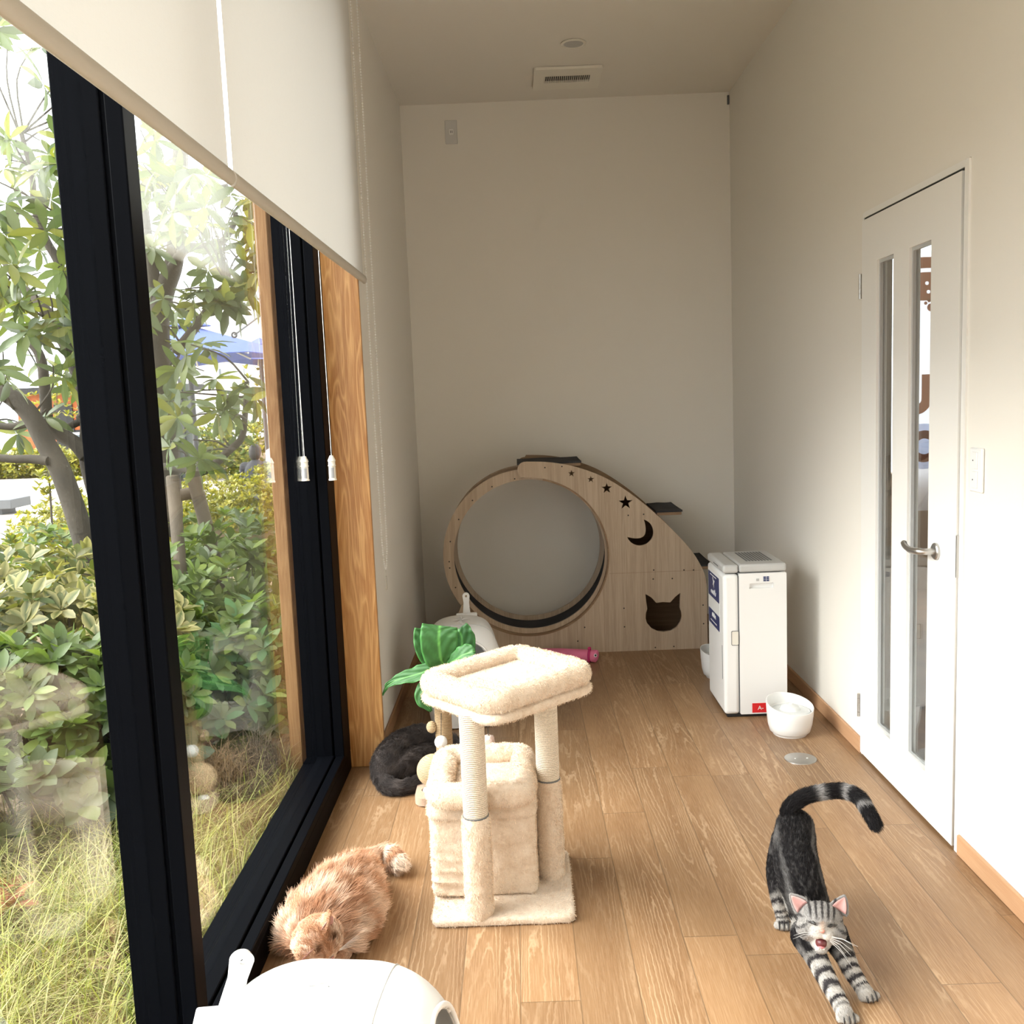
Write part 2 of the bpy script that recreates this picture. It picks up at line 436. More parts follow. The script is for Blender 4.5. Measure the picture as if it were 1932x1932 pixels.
struct(MB().box(LX, RX, BY - 0.011, BY, 0, 0.062).build('baseboard_back', 'skirting_dark', bevel=0.003))
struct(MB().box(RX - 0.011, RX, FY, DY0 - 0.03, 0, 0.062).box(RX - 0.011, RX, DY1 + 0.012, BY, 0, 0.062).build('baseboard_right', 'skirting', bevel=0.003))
struct(MB().box(-0.862, -0.567, 3.637, 3.661, 0.0, CZ).build('trim_1', 'timber', bevel=0.002))
MT['timber_shade'] = wood('shade_darkened_oak', (0.22, 0.115, 0.045), (0.17, 0.08, 0.03), (0.33, 0.19, 0.085), 'Z', 13.0, 13.0, 0.6, 0.7, 1.1)  # outer timber strip: its shade is painted in as a darker brown
struct(MB().box(-0.935, -0.862, 3.632, 3.661, -0.1, CZ).build('trim_3', 'timber_shade', bevel=0.002))
struct(MB().box(-0.95, -0.70, FY, 3.637, 2.93, CZ).build('trim_2', 'frame'))

# window: black aluminium frame, several fixed panes
win = thing('window_1', 'floor to ceiling window in black aluminium frame', 'window', (GX, 1.86, 0), kind='structure')
r = MB().box(-0.86, -0.70, FY, 3.637, -0.12, 0.070).box(-0.80, -0.738, FY, 3.52, 0.070, 0.098).box(-0.732, -0.70, FY, 3.52, 0.070, 0.096)
r.build('sill_rail', 'frame', win, bevel=0.003)
j = MB().box(-0.86, -0.742, 3.505, 3.637, 0.07, 2.93).box(-0.735, -0.70, 3.505, 3.637, 0.07, 2.93).box(-0.745, -0.73, 3.52, 3.637, 0.07, 2.93)
j.build('jamb', 'frame', win, bevel=0.003)
for y0 in (1.838, 0.16, -1.52):
    m = MB().box(-0.83, -0.742, y0, y0 + 0.062, 0.07, 2.93).box(-0.733, -0.70, y0, y0 + 0.062, 0.07, 2.93).box(-0.745, -0.73, y0 + 0.008, y0 + 0.062, 0.07, 2.93)
    m.build('mullion', 'frame', win, bevel=0.003)
for a, b in ((1.90, 3.505), (0.222, 1.838), (-1.458, 0.16), (FY, -1.52)):
    MB().box(GX - 0.003, GX + 0.003, a, b, 0.098, 2.93).build('glass_pane', 'glass', win)

# door: white leaf with two narrow lights, steel hinges and lever
door = thing('door_1', 'white hinged door with two narrow glass strips', 'door', (RX, DY1, 0), kind='structure')
XD = RX - 0.012
sl = [(3.283, 3.432), (2.99, 3.153)]
S0, S1 = 0.168, 1.838
lp = [[(DY0, 0.012), (DY1, 0.012), (DY1, DZ), (DY0, DZ)]] + [[(a, S0), (b, S0), (b, S1), (a, S1)] for a, b in sl]
link('door_leaf', plate(lp, 0.036, lambda u, v, w: (XD + 0.018 + w, u, v)), 'door_white', door)
for a, b in sl:
    e = 0.011; fr = [[(a, S0), (b, S0), (b, S1), (a, S1)], [(a + e, S0 + e), (b - e, S0 + e), (b - e, S1 - e), (a + e, S1 - e)]]
    link('glazing_bead', plate(fr, 0.010, lambda u, v, w: (XD + 0.013 + w, u, v)), 'alum', door)
    MB().box(XD + 0.018, XD + 0.022, a + 0.002, b - 0.002, S0 + 0.002, S1 - 0.002).build('glass_strip', 'glass_door', door)
for z in (1.765, 0.196):
    h = MB()
    for k in range(5): h.lathe([(0.0055, 0), (0.0055, 0.0172)], (XD - 0.004, DY1 + 0.006, z - 0.045 + k * 0.018), 10)
    h.build('hinge', 'steel', door, smooth=0.6)
MB().box(XD - 0.0015, XD + 0.02, DY0 - 0.006, DY0 - 0.001, 0.84, 0.965).build('strike_plate', 'steel', door)
hd = MB().lathe([(0.0, 0), (0.026, 0), (0.026, 0.007), (0.022, 0.010), (0.0, 0.010)], (XD, 2.925, 0.897), 28, (-1, 0, 0))
hd.build('rosette', 'steel', door, smooth=0.6)
hp = spline([(XD - 0.008, 2.925, 0.897), (XD - 0.040, 2.926, 0.897), (XD - 0.052, 2.945, 0.896), (XD - 0.054, 2.99, 0.893), (XD - 0.050, 3.04, 0.897), (XD - 0.046, 3.062, 0.904)], 6)
MB().tube(hp, [0.010] * 8 + [0.0105] * 12 + [0.0095] * (len(hp) - 20), 14).build('door_handle', 'steel', door, smooth=1.0)
MB().box(RX - 0.0005, RX + 0.06, DY0 - 0.003, DY1 + 0.003, DZ + 0.001, DZ + 0.0095).build('gap_shade', 'gap_dark', door)  # black strip added to paint the shade in the gap over the leaf
tr = MB().box(RX - 0.006, RX + 0.1, DY0 - 0.030, DY0 - 0.004, 0, DZ + 0.028).box(RX - 0.004, RX + 0.1, DY1 + 0.004, DY1 + 0.014, 0, DZ + 0.028).box(RX - 0.004, RX + 0.1, DY0 - 0.004, DY1 + 0.004, DZ + 0.010, DZ + 0.030)
tr.build('door_casing', 'door_white', door)

# the room behind the door, seen through the glass strips
MT['brown_wall'] = mk_wall('taupe_wall', (0.36, 0.27, 0.19)); MT['dark_floor'] = plain('dark_oak', (0.14, 0.085, 0.05), 0.5, 0, 0, 9, 0.3)
struct(MB().box(RX + 0.1, 4.2, 1.5, 6.6, -0.12, 0).build('floor_beyond_door', 'dark_floor'))
struct(MB().box(RX + 0.1, 4.2, 1.5, 6.6, CZ, CZ + 0.1).build('ceiling_beyond_door', 'ceiling'))
struct(MB().box(4.1, 4.2, 1.5, 6.6, 0, CZ).box(RX + 0.1, 4.1, 1.4, 1.5, 0, CZ).build('wall_beyond_door', 'brown_wall'))
struct(MB().box(RX + 0.1, 1.70, 6.5, 6.6, 0, CZ).box(1.70, 3.6, 6.5, 6.6, 0, 0.80).box(3.6, 4.1, 6.5, 6.6, 0, CZ).box(1.7, 3.6, 6.5, 6.6, 2.85, CZ).build('wall_beyond_window', 'brown_wall'))
struct(MB().box(1.70, 3.6, 6.54, 6.545, 0.80, 2.85).build('window_2', 'glass_door'))
MT['banner_cloth'] = (lambda t: t.fin(t.n('MixShader', {0: 0.45, 1: t.n('BsdfDiffuse', {0: (0.80, 0.80, 0.84)}).outputs[0], 2: t.n('BsdfTranslucent', {0: (0.80, 0.80, 0.86)}).outputs[0]})))(NT('banner_cloth'))
def mk_print(name, c):
    t = NT(name); return t.fin(t.n('MixShader', {0: 0.55, 1: t.n('BsdfDiffuse', {0: c}).outputs[0], 2: t.n('BsdfTranslucent', {0: c}).outputs[0]}))
MT['print_brown'] = mk_print('brown_print', (0.30, 0.14, 0.08)); MT['print_blue'] = mk_print('pale_blue_print', (0.62, 0.67, 0.82))
BYN = 6.38
def bpt(px, py): q = ony(px, py, BYN); return q.x, q.z
bn = thing('banner', 'white hanging banner with brown letters seen through the glass strip of the door', 'banner', (2.62, BYN, 0.8))
bx0, bz0 = bpt(1700, 965); bx1, bz1 = bpt(1850, 480)
link('cloth', plate([[(bx0, bz0), (bx1, bz0), (bx1, bz1), (bx0, bz1)]], 0.0, lambda u, v, w: (u, BYN + w, v)), 'banner_cloth', bn)
def MBF(loops, y):
    m = plate(loops, 0.0, lambda u, v, w: (u, y, v)); return m
def glyph(name, loops, mat, dy): link(name, MBF(loops, BYN - dy), mat, bn)
cx, cz = bpt(1743, 842); s = 0.0034
glyph('letter_halo', [circle2(cx, cz, 0.150, 40)], 'print_blue', 0.003)
glyph('letter', [circle2(cx, cz, 0.105, 40), circle2(cx, cz, 0.052, 32)], 'print_brown', 0.006)
cx, cz = bpt(1722, 745)
ub = [(cx - 0.06, cz + 0.11), (cx - 0.06, cz - 0.03)] + circle2(cx + 0.02, cz - 0.03, 0.10, 20, PI, 2 * PI, True)[1:] + [(cx + 0.12, cz + 0.13), (cx + 0.055, cz + 0.13), (cx + 0.055, cz - 0.02)] + [(cx + 0.02 + 0.035 * math.cos(-k * PI / 12), cz - 0.03 + 0.035 * math.sin(-k * PI / 12)) for k in range(1, 12)] + [(cx - 0.015, cz + 0.11)]
glyph('letter', [ub], 'print_brown', 0.006)
cx, cz = bpt(1757, 540)
glyph('emblem', [rrect(0.11, 0.09, 0.05, 6, cx, cz), circle2(cx - 0.03, cz + 0.02, 0.012, 12), circle2(cx - 0.02, cz - 0.035, 0.012, 12)], 'print_brown', 0.006)
glyph('emblem', [rrect(0.10, 0.035, 0.015, 4, cx, cz + 0.15)], 'print_brown', 0.006)
cx, cz = bpt(1756, 577)
glyph('paw_mark', [circle2(cx, cz - 0.01, 0.026, 16)], 'print_brown', 0.006)
for a in (-0.9, -0.3, 0.3, 0.9): glyph('paw_mark', [circle2(cx + 0.045 * math.sin(a), cz - 0.01 + 0.045 * math.cos(a), 0.011, 10)], 'print_brown', 0.006)
cb = thing('cabinet', 'pale low cabinet standing in the dark room behind the door', 'cabinet', (1.62, 5.3, 0))
MB().box(1.40, 1.82, 5.1, 5.5, 0.05, 0.78).build('body', 'grey', cb, bevel=0.004)
MB().box(1.38, 1.84, 5.08, 5.52, 0.78, 0.81).build('top', 'white', cb, bevel=0.004)
MB().box(1.43, 1.79, 5.13, 5.47, 0.0, 0.05).build('plinth', 'black', cb)
MB().box(1.42, 1.80, 5.088, 5.10, 0.08, 0.75).build('door', 'white', cb, bevel=0.003)

# ------------------------------------------------------------------ roller blinds, cords
def blind(y0, y1, label, chain):
    X = -0.553; zb, zt = 1.876, 3.045
    b = thing('roller_blind', label, 'blind', (X, (y0 + y1) / 2, zt), group=None)
    V = []; F = []; n = 40; rnd = random.Random(int(y0 * 100) + 7)
    ph = [rnd.uniform(0, 6) for _ in range(4)]
    for i in range(n + 1):
        y = y0 + (y1 - y0) * i / n
        wv = 0.0022 * math.sin(y * 9 + ph[0]) + 0.0016 * math.sin(y * 17 + ph[1])
        for k in range(9):
            t = k / 8; V.append((X + wv * t * (1 - 0.3 * t), y, zt + (zb - zt) * t))
    for i in range(n):
        for k in range(8): F.append((i * 9 + k, i * 9 + k + 1, (i + 1) * 9 + k + 1, (i + 1) * 9 + k))
    link('blind_cloth', npmesh('blind_cloth', V, F), 'blind', b, smooth=4)
    br = MB(); br.add(*[[*a] for a in ([(X + 0.010 * math.cos(t), y, zb + 0.016 * math.sin(t)) for y in (y0 - 0.004, y1 + 0.004) for t in [2 * PI * k / 20 for k in range(20)]],
        [(k, (k + 1) % 20, 20 + (k + 1) % 20, 20 + k) for k in range(20)] + [tuple(range(19, -1, -1)), tuple(range(20, 40))])])
    br.build('bottom_bar', 'bar', b, smooth=0.7)
    MB().tube([(X - 0.02, y0, zt + 0.015), (X - 0.02, y1, zt + 0.015)], 0.024, 20).build('roller_tube', 'bar', b, smooth=0.7)
    if chain:
        cp = [(X + 0.004, y1 + 0.02, 3.03), (X + 0.004, y1 + 0.03, 1.9), (X + 0.004, y1 + 0.045, 1.0), (X + 0.004, y1 + 0.075, 0.80), (X + 0.004, y1 + 0.115, 0.752), (X + 0.004, y1 + 0.16, 0.79), (X + 0.004, y1 + 0.19, 0.95), (X + 0.004, y1 + 0.195, 1.9), (X + 0.004, y1 + 0.19, 3.03)]
        pl = [Vector(p) for p in spline(cp, 30)]
        c = MB(); d = 0; c.tube(pl[::6] + [pl[-1]], 0.0007, 5)
        last = None
        for p in pl_resample(pl, 0.0105): c.ball(p, 0.0033, 7, 5)
        c.build('bead_chain', 'cord', b, smooth=4)
        q = Vector((X + 0.004, y1 + 0.115, 0.752))
        MB().tube([q, q + Vector((0, 0.001, -0.03))], 0.001, 6).box(q.x - 0.002, q.x + 0.002, q.y - 0.006, q.y + 0.006, q.z - 0.085, q.z - 0.03).build('chain_weight', 'clear', b, bevel=0.001)
    return b
def pl_resample(pl, step):
    out = [pl[0]]; acc = 0
    for a, b in zip(pl, pl[1:]):
        L = (b - a).length; pos = step - acc
        while pos < L: out.append(a + (b - a) * (pos / L)); pos += step
        acc = (acc + L) % step
    return out
blind(0.42, 1.988, 'nearer cream roller blind, cut by the left and top edge of the photo', False)
blind(2.008, 3.70, 'farther cream roller blind with a white bead chain beside the wall', True)
def cord_pull(x, y, z, label):
    p = thing('cord_pull', label, 'cord pull', (x, y, z), group=None)
    MB().lathe([(0.004, 0.088), (0.006, 0.088), (0.0135, 0.072), (0.0140, 0.068), (0.0125, 0.067)][::-1] + [(0.0, 0.088)], (x, y, z), 20).lathe([(0.0, 0.052), (0.0122, 0.052), (0.0122, 0.069), (0.0, 0.069)], (x, y, z), 20).build('cap', 'white_warm', p, smooth=0.6)
    MB().lathe([(0.0, 0.0), (0.0142, 0.0), (0.0142, 0.004), (0.0125, 0.006), (0.0120, 0.050), (0.0140, 0.051), (0.0140, 0.054), (0.0, 0.054)], (x, y, z), 20).build('body', 'white_warm', p, smooth=0.6)
    lb = MB(); a = [(-1.9 + k * 0.2) for k in range(6)]
    lb.add([(x + 0.0128 * math.cos(t), y + 0.0128 * math.sin(t), z + h) for h in (0.009, 0.046) for t in a], [(k, k + 1, 7 + k, 6 + k) for k in range(5)])
    lb.build('label_sticker', 'label_print', p)
    MB().tube([(x, y, z + 0.086), (x - 0.003, y + 0.01, 1.95), (x - 0.004, y + 0.012, 2.9)], 0.0011, 6).build('cord', 'cord', p)
q = ony(577, 907, 3.47); cord_pull(q.x, q.y, q.z, 'left white cord pull hanging before the black window jamb')
q = ony(628, 906, 3.42); cord_pull(q.x, q.y, q.z, 'right white cord pull hanging beside the orange timber trim')

# ------------------------------------------------------------------ ceiling and wall fittings
v = thing('ceiling_vent', 'square slatted vent in the ceiling near the back wall', 'vent', (0.335, 5.355, CZ))
link('cover', plate([rrect(0.178, 0.165, 0.012, 4, 0.335, 5.355), [(0.215, 5.30), (0.455, 5.30), (0.455, 5.41), (0.215, 5.41)]], 0.014, lambda a, b, w: (a, b, CZ - 0.009 + w)), 'white_warm', v, bevel=0.003)
MB().box(0.21, 0.46, 5.29, 5.42, CZ - 0.003, CZ - 0.001).build('duct_back', 'black', v)
sv = MB()
for k in range(22): sv.box(0.217 + k * 0.0109, 0.2202 + k * 0.0109, 5.30, 5.41, CZ - 0.014, CZ - 0.004)
sv.build('slats', 'white_warm', v)
d = thing('downlight', 'round unlit downlight set in the ceiling before the vent', 'light', (0.341, 4.868, CZ))
MB().lathe([(0.050, -0.002), (0.061, -0.002), (0.062, -0.006), (0.052, -0.009), (0.046, -0.004)], (0.341, 4.868, CZ), 36).build('ring', 'white_warm', d, smooth=0.7)
MB().lathe([(0.0, -0.0025), (0.030, -0.003), (0.047, -0.0065)], (0.341, 4.868, CZ), 36).build('diffuser', 'grey', d, smooth=2)
s = thing('wall_socket', 'small socket plate high on the back wall', 'socket', (-0.311, BY, 2.933))
MB().box(-0.347, -0.277, BY - 0.008, BY, 2.868, 2.998).build('plate', 'socket_grey', s, bevel=0.003)
MB().box(-0.323, -0.299, BY - 0.0105, BY - 0.007, 2.918, 2.948).build('socket_face', 'white', s, bevel=0.001)
MB().box(-0.317, -0.314, BY - 0.0115, BY - 0.009, 2.926, 2.940).box(-0.308, -0.305, BY - 0.0115, BY - 0.009, 2.926, 2.940).build('slots', 'black', s)
s = thing('light_switch', 'white double rocker switch on the right wall beside the door', 'switch', (RX, 2.69, 1.164))
MB().box(RX - 0.009, RX, 2.655, 2.727, 1.102, 1.226).build('plate', 'white', s, bevel=0.004)
for z in (1.137, 1.191):
    rk = MB().box(RX - 0.013, RX - 0.008, 2.676, 2.706, z - 0.024, z + 0.024).build('rocker', 'white', s, bevel=0.002)
    MB().lathe([(0, 0), (0.0022, 0), (0.0022, 0.0008), (0, 0.0008)], (RX - 0.0128, 2.698, z), 10, (-1, 0, 0)).build('lamp', 'black', rk)
s = tag(MB().box(1.268, 1.279, BY - 0.012, BY, 3.02, 3.07).build('corner_bracket', 'dark_grey', bevel=0.002), 'tiny dark bracket in the top right corner of the back wall', 'bracket')
s = thing('floor_outlet', 'round steel outlet cover let into the floor', 'outlet', (1.033, 3.554, 0))
MB().lathe([(0.0, 0), (0.060, 0), (0.0595, 0.0028), (0.055, 0.0035), (0.0, 0.0035)], (1.033, 3.554, 0), 40).build('cover', 'steel', s, smooth=0.5)
MB().lathe([(0, 0), (0.004, 0), (0.004, 0.001), (0, 0.001)], (1.058, 3.552, 0.0034), 10).build('screw', 'white', s)
MB().lathe([(0, 0), (0.003, 0), (0.003, 0.001), (0, 0.001)], (1.012, 3.552, 0.0034), 10).build('screw', 'white', s)

# ------------------------------------------------------------------ cat wheel
WY = 5.20
cw = thing('cat_wheel_playhouse', 'large pale oak cat wheel with star, moon and cat face cutouts', 'cat wheel', (0.3, 5.35, 0))
WC = (0.040, 0.553)
YF = lambda y0: (lambda u, v, w: (u, y0 + w, v))
link('front_ring', plate([circle2(*WC, 0.472, 96), circle2(*WC, 0.414, 96)], 0.018, YF(WY + 0.030)), 'oak', cw)
link('rear_ring', plate([circle2(*WC, 0.472, 96), circle2(*WC, 0.414, 96)], 0.018, YF(WY + 0.345)), 'oak', cw)
def hoop(name, r0, r1, ya, yb, mat):
    m = MB(); n = 96
    R = [(r0, ya), (r0, yb), (r1, yb), (r1, ya)]; vs = []; fs = []
    for i in range(n):
        a = 2 * PI * i / n
        vs += [(WC[0] + q * math.cos(a), y, WC[1] + q * math.sin(a)) for q, y in R]
    for i in range(n):
        j = (i + 1) % n
        for k in range(4): fs.append((i * 4 + k, i * 4 + (k + 1) % 4, j * 4 + (k + 1) % 4, j * 4 + k))
    m.add(vs, fs); return m.build(name, mat, cw, smooth=0.6)
hoop('hoop', 0.452, 0.464, WY + 0.036, WY + 0.340, 'oak_edge')
hoop('running_carpet', 0.440, 0.4515, WY + 0.041, WY + 0.335, 'carpet')
def fpt(px, py): q = ony(px, py, WY); return (q.x, q.z)
arc_top = spline([fpt(x, y) for x, y in ((994, 871), (1028, 871.5), (1059.5, 875), (1090.6, 882), (1137, 899), (1184, 927), (1230, 963), (1277, 1008), (1308, 1043.6), (1328, 1080), (1333, 1106))], 5)
CC, CR = (0.037, 0.5425), 0.4375
cir = circle2(*CC, CR, 90, math.radians(96), math.radians(-147), True)     # from the top clockwise to lower left
tip = spline([fpt(x, y) for x, y in ((990, 901), (981, 899), (976.5, 892), (976, 885), (979, 877), (986, 872), (994, 871))], 3)
outer = arc_top + [(1.003, 0.0), (-0.368, 0.0), (-0.368, 0.20), (-0.362, 0.25), (-0.345, 0.285)] + cir[::-1] + tip[:-1]
def star(cx, cz, R):
    return [(cx + (R if k % 2 == 0 else R * 0.40) * math.sin(k * PI / 5), cz + (R if k % 2 == 0 else R * 0.40) * math.cos(k * PI / 5)) for k in range(10)]
holes = [star(*fpt(1078, 893), 0.020), star(*fpt(1114.5, 904), 0.020), star(*fpt(1144.5, 921), 0.030), star(*fpt(1180, 948), 0.039)]
mc = fpt(1207, 1004); R1 = 0.073
mo = circle2(mc[0], mc[1], R1, 30, math.radians(72), math.radians(-162), True)
mi = circle2(mc[0] - 0.052, mc[1] + 0.045, 0.0835, 22, 0, 1, True)
p0, p1 = np.array(mo[0]), np.array(mo[-1]); md = (p0 + p1) / 2; nrm = np.array([0.70, -0.71])
mi = [tuple((1 - t) * p1 + t * p0 + nrm * 0.062 * (1 - (2 * t - 1) ** 2)) for t in [k / 16 for k in range(1, 16)]]
holes.append(mo + mi)
cf = [fpt(x, y) for x, y in ((1217.5, 1120), (1219, 1137), (1221, 1148), (1218, 1157), (1217.5, 1166), (1221, 1176), (1229, 1185), (1240, 1190), (1252, 1191.5), (1265, 1189.5), (1276, 1183), (1283, 1173), (1286, 1163), (1285, 1154), (1282, 1146), (1282.5, 1132), (1283, 1118), (1273, 1126), (1264, 1136), (1250, 1135), (1238, 1137), (1229, 1127))]
holes.append(cf)
link('front_panel', plate([outer] + holes, 0.016, YF(WY)), 'oak', cw)
back = [(x, z + 0.012) for x, z in arc_top] + [(1.003, 0.0), (-0.368, 0.0), (-0.368, 0.20), (-0.345, 0.285)] + cir[::-1] + tip[:-1]
link('rear_panel', plate([back], 0.016, YF(WY + 0.40)), 'oak_edge', cw)
ln = MB(); n = 80
for i in range(n):
    a, b = (math.radians(78 - 222 * (i + k) / n) for k in (0, 1))
    R = [(0.4290, WY - 0.013), (0.4290, WY + 0.028), (0.4372, WY + 0.028), (0.4372, WY - 0.013)]
    for k in range(4):
        (r0, y0), (r1, y1) = R[k], R[(k + 1) % 4]
        ln.add([(CC[0] + r0 * math.cos(a), y0, CC[1] + r0 * math.sin(a)), (CC[0] + r1 * math.cos(a), y1, CC[1] + r1 * math.sin(a)), (CC[0] + r1 * math.cos(b), y1, CC[1] + r1 * math.sin(b)), (CC[0] + r0 * math.cos(b), y0, CC[1] + r0 * math.sin(b))], [(0, 1, 2, 3)])
ln.build('panel_lining', 'oak_edge', cw, smooth=0.6)
dv = MB(); n = 48
for i in range(n):
    a = math.radians(60 - 190 * i / n); b = math.radians(60 - 190 * (i + 1) / n)
    for q in (0,):
        dv.add([(WC[0] + 0.478 * math.cos(t), y, WC[1] + 0.478 * math.sin(t)) for t, y in ((a, WY + 0.010), (a, WY + 0.390), (b, WY + 0.390), (b, WY + 0.010))], [(0, 1, 2, 3)])
dv.build('wheel_guard', 'oak_edge', cw, smooth=1)
bt = MB()
sk = arc_top[20:]
for (x0, z0), (x1, z1) in zip(sk, sk[1:]):
    bt.add([(x0, WY + 0.008, z0 - 0.016), (x1, WY + 0.008, z1 - 0.016), (x1, WY + 0.392, z1 - 0.010), (x0, WY + 0.392, z0 - 0.010)], [(0, 1, 2, 3)])
bt.box(0.985, 0.997, WY + 0.008, WY + 0.392, 0.0, 0.30).box(-0.36, 0.985, WY + 0.008, WY + 0.392, 0.0, 0.012)
bt.build('side_panel', 'oak_edge', cw)
def step(x0, x1, z, y0=WY + 0.01, y1=WY + 0.39, tilt=0.0):
    b = MB().box(x0, x1, y0, y1, z - 0.016, z).build('step_board', 'oak_edge', cw, bevel=0.002)
    p = MB(); n = 10
    V = []; F = []
    for i in range(n + 1):
        for k in range(5):
            x = x0 - 0.004 + (x1 - x0 + 0.008) * i / n
            V.append((x, y0 - 0.006 + (y1 - y0 + 0.012) * k / 4, z + 0.010 + 0.0012 * math.sin(i * 0.9 + k) + tilt * (i / n)))
    m = len(V)
    V += [(x, y, z + 0.0005) for x, y, _ in V]
    for i in range(n):
        for k in range(4):
            a = i * 5 + k; F.append((a, a + 5, a + 6, a + 1)); F.append((m + a, m + a + 1, m + a + 6, m + a + 5))
    for i in range(n): F += [(i * 5, m + i * 5, m + i * 5 + 5, i * 5 + 5), (i * 5 + 4, i * 5 + 9, m + i * 5 + 9, m + i * 5 + 4)]
    for k in range(4): F += [(k, k + 1, m + k + 1, m + k), (n * 5 + k, m + n * 5 + k, m + n * 5 + k + 1, n * 5 + k + 1)]
    p.add(V, F); p.build('step_carpet', 'carpet', b, smooth=0.8)
step(-0.005, 0.335, 1.048)
step(0.74, 0.875, 0.760)
step(0.955, 1.035, 0.455)
sc = [(1028, 882), (1060, 880), (1185, 972), (1214, 970), (1233, 1075), (1232, 1092), (1268, 1091), (1177, 1147), (1178, 1182), (1326, 1141), (1327, 1176), (1236, 1221), (1271, 1219), (1103, 1183), (1090, 1209), (1308, 1075), (1121, 1101), (1290, 1075), (1149, 1058), (1139, 1101), (1118, 1140), (1091, 1167), (1046, 1191), (1002, 1199), (847, 1061), (848, 1073), (849, 1023), (865, 981), (891, 945), (928, 919), (971, 904), (859, 1110), (883, 1148)]
for x, y in sc:
    q = ony(x, y, WY)
    on_ring = abs(math.hypot(q.x - WC[0], q.z - WC[1]) - 0.443) < 0.02
    yy = WY + (0.021 if on_ring else -0.008)
    MB().lathe([(0, 0), (0.0042, 0), (0.0036, 0.0012), (0, 0.0015)], (q.x, yy, q.z), 10, (0, -1, 0)).build('screw', 'screw', cw)
MB().box(CC[0] + 0.436, 0.975, WY - 0.0088, WY - 0.0079, 0.4365, 0.4378).box(0.4365, 0.4375, WY - 0.0088, WY - 0.0079, 0.0, 0.36).build('panel_seam', 'oak_edge', cw)

# ------------------------------------------------------------------ plush shapes
def lump(p, s=0.004, f=26):
    v = Vector(p); return v + Vector(mnoise.noise_vector(v * f)) * s
def plush_box(name, x0, x1, y0, y1, z0, z1, r, parent, wr=0.004, mat='plush', nz=24, wrinkle=None, m=None):
    """rounded, slightly lumpy stuffed box"""
    hx, hy = (x1 - x0) / 2, (y1 - y0) / 2; rings = []
    for i in range(nz + 1):
        t = i / nz; z = z0 + (z1 - z0) * t
        e = 0.0; zb = min(z - z0, z1 - z)
        if zb < r: e = r - math.sqrt(max(0, r * r - (r - zb) ** 2))
        rc = max(r, 0.02)
        rr = rrect(hx - e, hy - e, rc, 6)
        seg = []
        for k in range(len(rr)):
            a, b = np.array(rr[k]), np.array(rr[(k + 1) % len(rr)])
            L = np.linalg.norm(b - a); q = max(1, int(L / 0.02))
            seg += [tuple(a + (b - a) * j / q) for j in range(q)]
        seg = resample_loop(seg, 72)
        ring = []
        for u, w in seg:
            p = Vector(((x0 + x1) / 2 + u, (y0 + y1) / 2 + w, z))
            if wrinkle: p = wrinkle(p)
            ring.append(lump(p, wr))
        rings.append(ring)
    mb = MB() if m is None else m
    mb.loft(rings)
    return mb if m is not None else mb.build(name, mat, parent, smooth=1.2)
def resample_loop(pts, n):
    P = np.array(pts + [pts[0]]); d = np.r_[0, np.cumsum(np.linalg.norm(np.diff(P, axis=0), axis=1))]
    s = np.linspace(0, d[-1], n, endpoint=False)
    return [(float(np.interp(t, d, P[:, 0])), float(np.interp(t, d, P[:, 1]))) for t in s]
def plush_ring(name, pts, r, parent, wr=0.004, n=18, squash=1.0):
    m = MB(); m.tube(pts, r, n, closed=True)
    m.v = [tuple(lump(Vector(p), wr)) for p in m.v]
    return m.build(name, 'plush', parent, smooth=4)

# ------------------------------------------------------------------ cat tree
ct = thing('cat_tree', 'cream plush cat tree with two rimmed beds, box and sisal posts', 'cat tree', (-0.09, 2.645, 0))
plush_box('base_board', -0.284, 0.106, 2.452, 2.848, 0.0, 0.024, 0.008, ct, 0.002, nz=6)
def wr(p):
    q = p.copy()
    if p.z < 0.20 and p.x < -0.13:
        a = (0.20 - p.z) / 0.18 * min(1.0, (-0.13 - p.x) / 0.10)
        q += Vector((-0.004 * math.sin(p.z * 260 + p.x * 40), -0.009 * max(0, math.sin(p.z * 190 + p.x * 25)), 0)) * a * 1.3
    return q
plush_box('hideaway_box', -0.288, 0.008, 2.568, 2.862, 0.022, 0.280, 0.016, ct, 0.004, nz=44, wrinkle=wr)
plush_box('box_lid', -0.294, 0.014, 2.556, 2.868, 0.246, 0.304, 0.026, ct, 0.003, nz=14)
lb = [(u - 0.139, w + 2.690, 0.333) for k, (u, w) in enumerate(resample_loop(rrect(0.118, 0.146, 0.032, 8), 84))]
plush_ring('lower_bed_rim', lb, 0.036, ct, 0.0025)
plush_box('lower_bed_cushion', -0.255, -0.02, 2.55, 2.83, 0.295, 0.326, 0.012, ct, 0.004, nz=8)
def cpost(x, y, zt, zj, seam):
    p = MB().tube([(x, y, zj - 0.02), (x, y, zt)], 0.0335, 36).build('sisal_post', 'sisal', ct, smooth=0.7)
    m = MB(); pr = [(x, y, 0.02 + (zj - 0.02) * i / 14) for i in range(15)]
    m.tube(pr, [0.0375 if 0 < i < 14 else 0.0345 for i in range(15)], 32)
    m.v = [tuple(lump(Vector(q), 0.0022, 40)) for q in m.v]
    m.build('plush_sleeve', 'plush', ct, smooth=0.9)
    MB().tube([(x, y, zj - 0.001), (x, y, zj + 0.003)], 0.0355, 32).build('staple_ring', 'dark_grey', p, smooth=0.7)
cpost(-0.152, 2.486, 0.59, 0.302, 0)
cpost(0.050, 2.680, 0.59, 0.318, 0)
PC = Vector((-0.058, 2.645, 0.612)); ya = math.radians(41.5)
U = Vector((math.cos(ya), math.sin(ya), 0.02)).normalized(); W = Vector((-math.sin(ya), math.cos(ya), 0.0)).normalized(); N = U.cross(W).normalized()
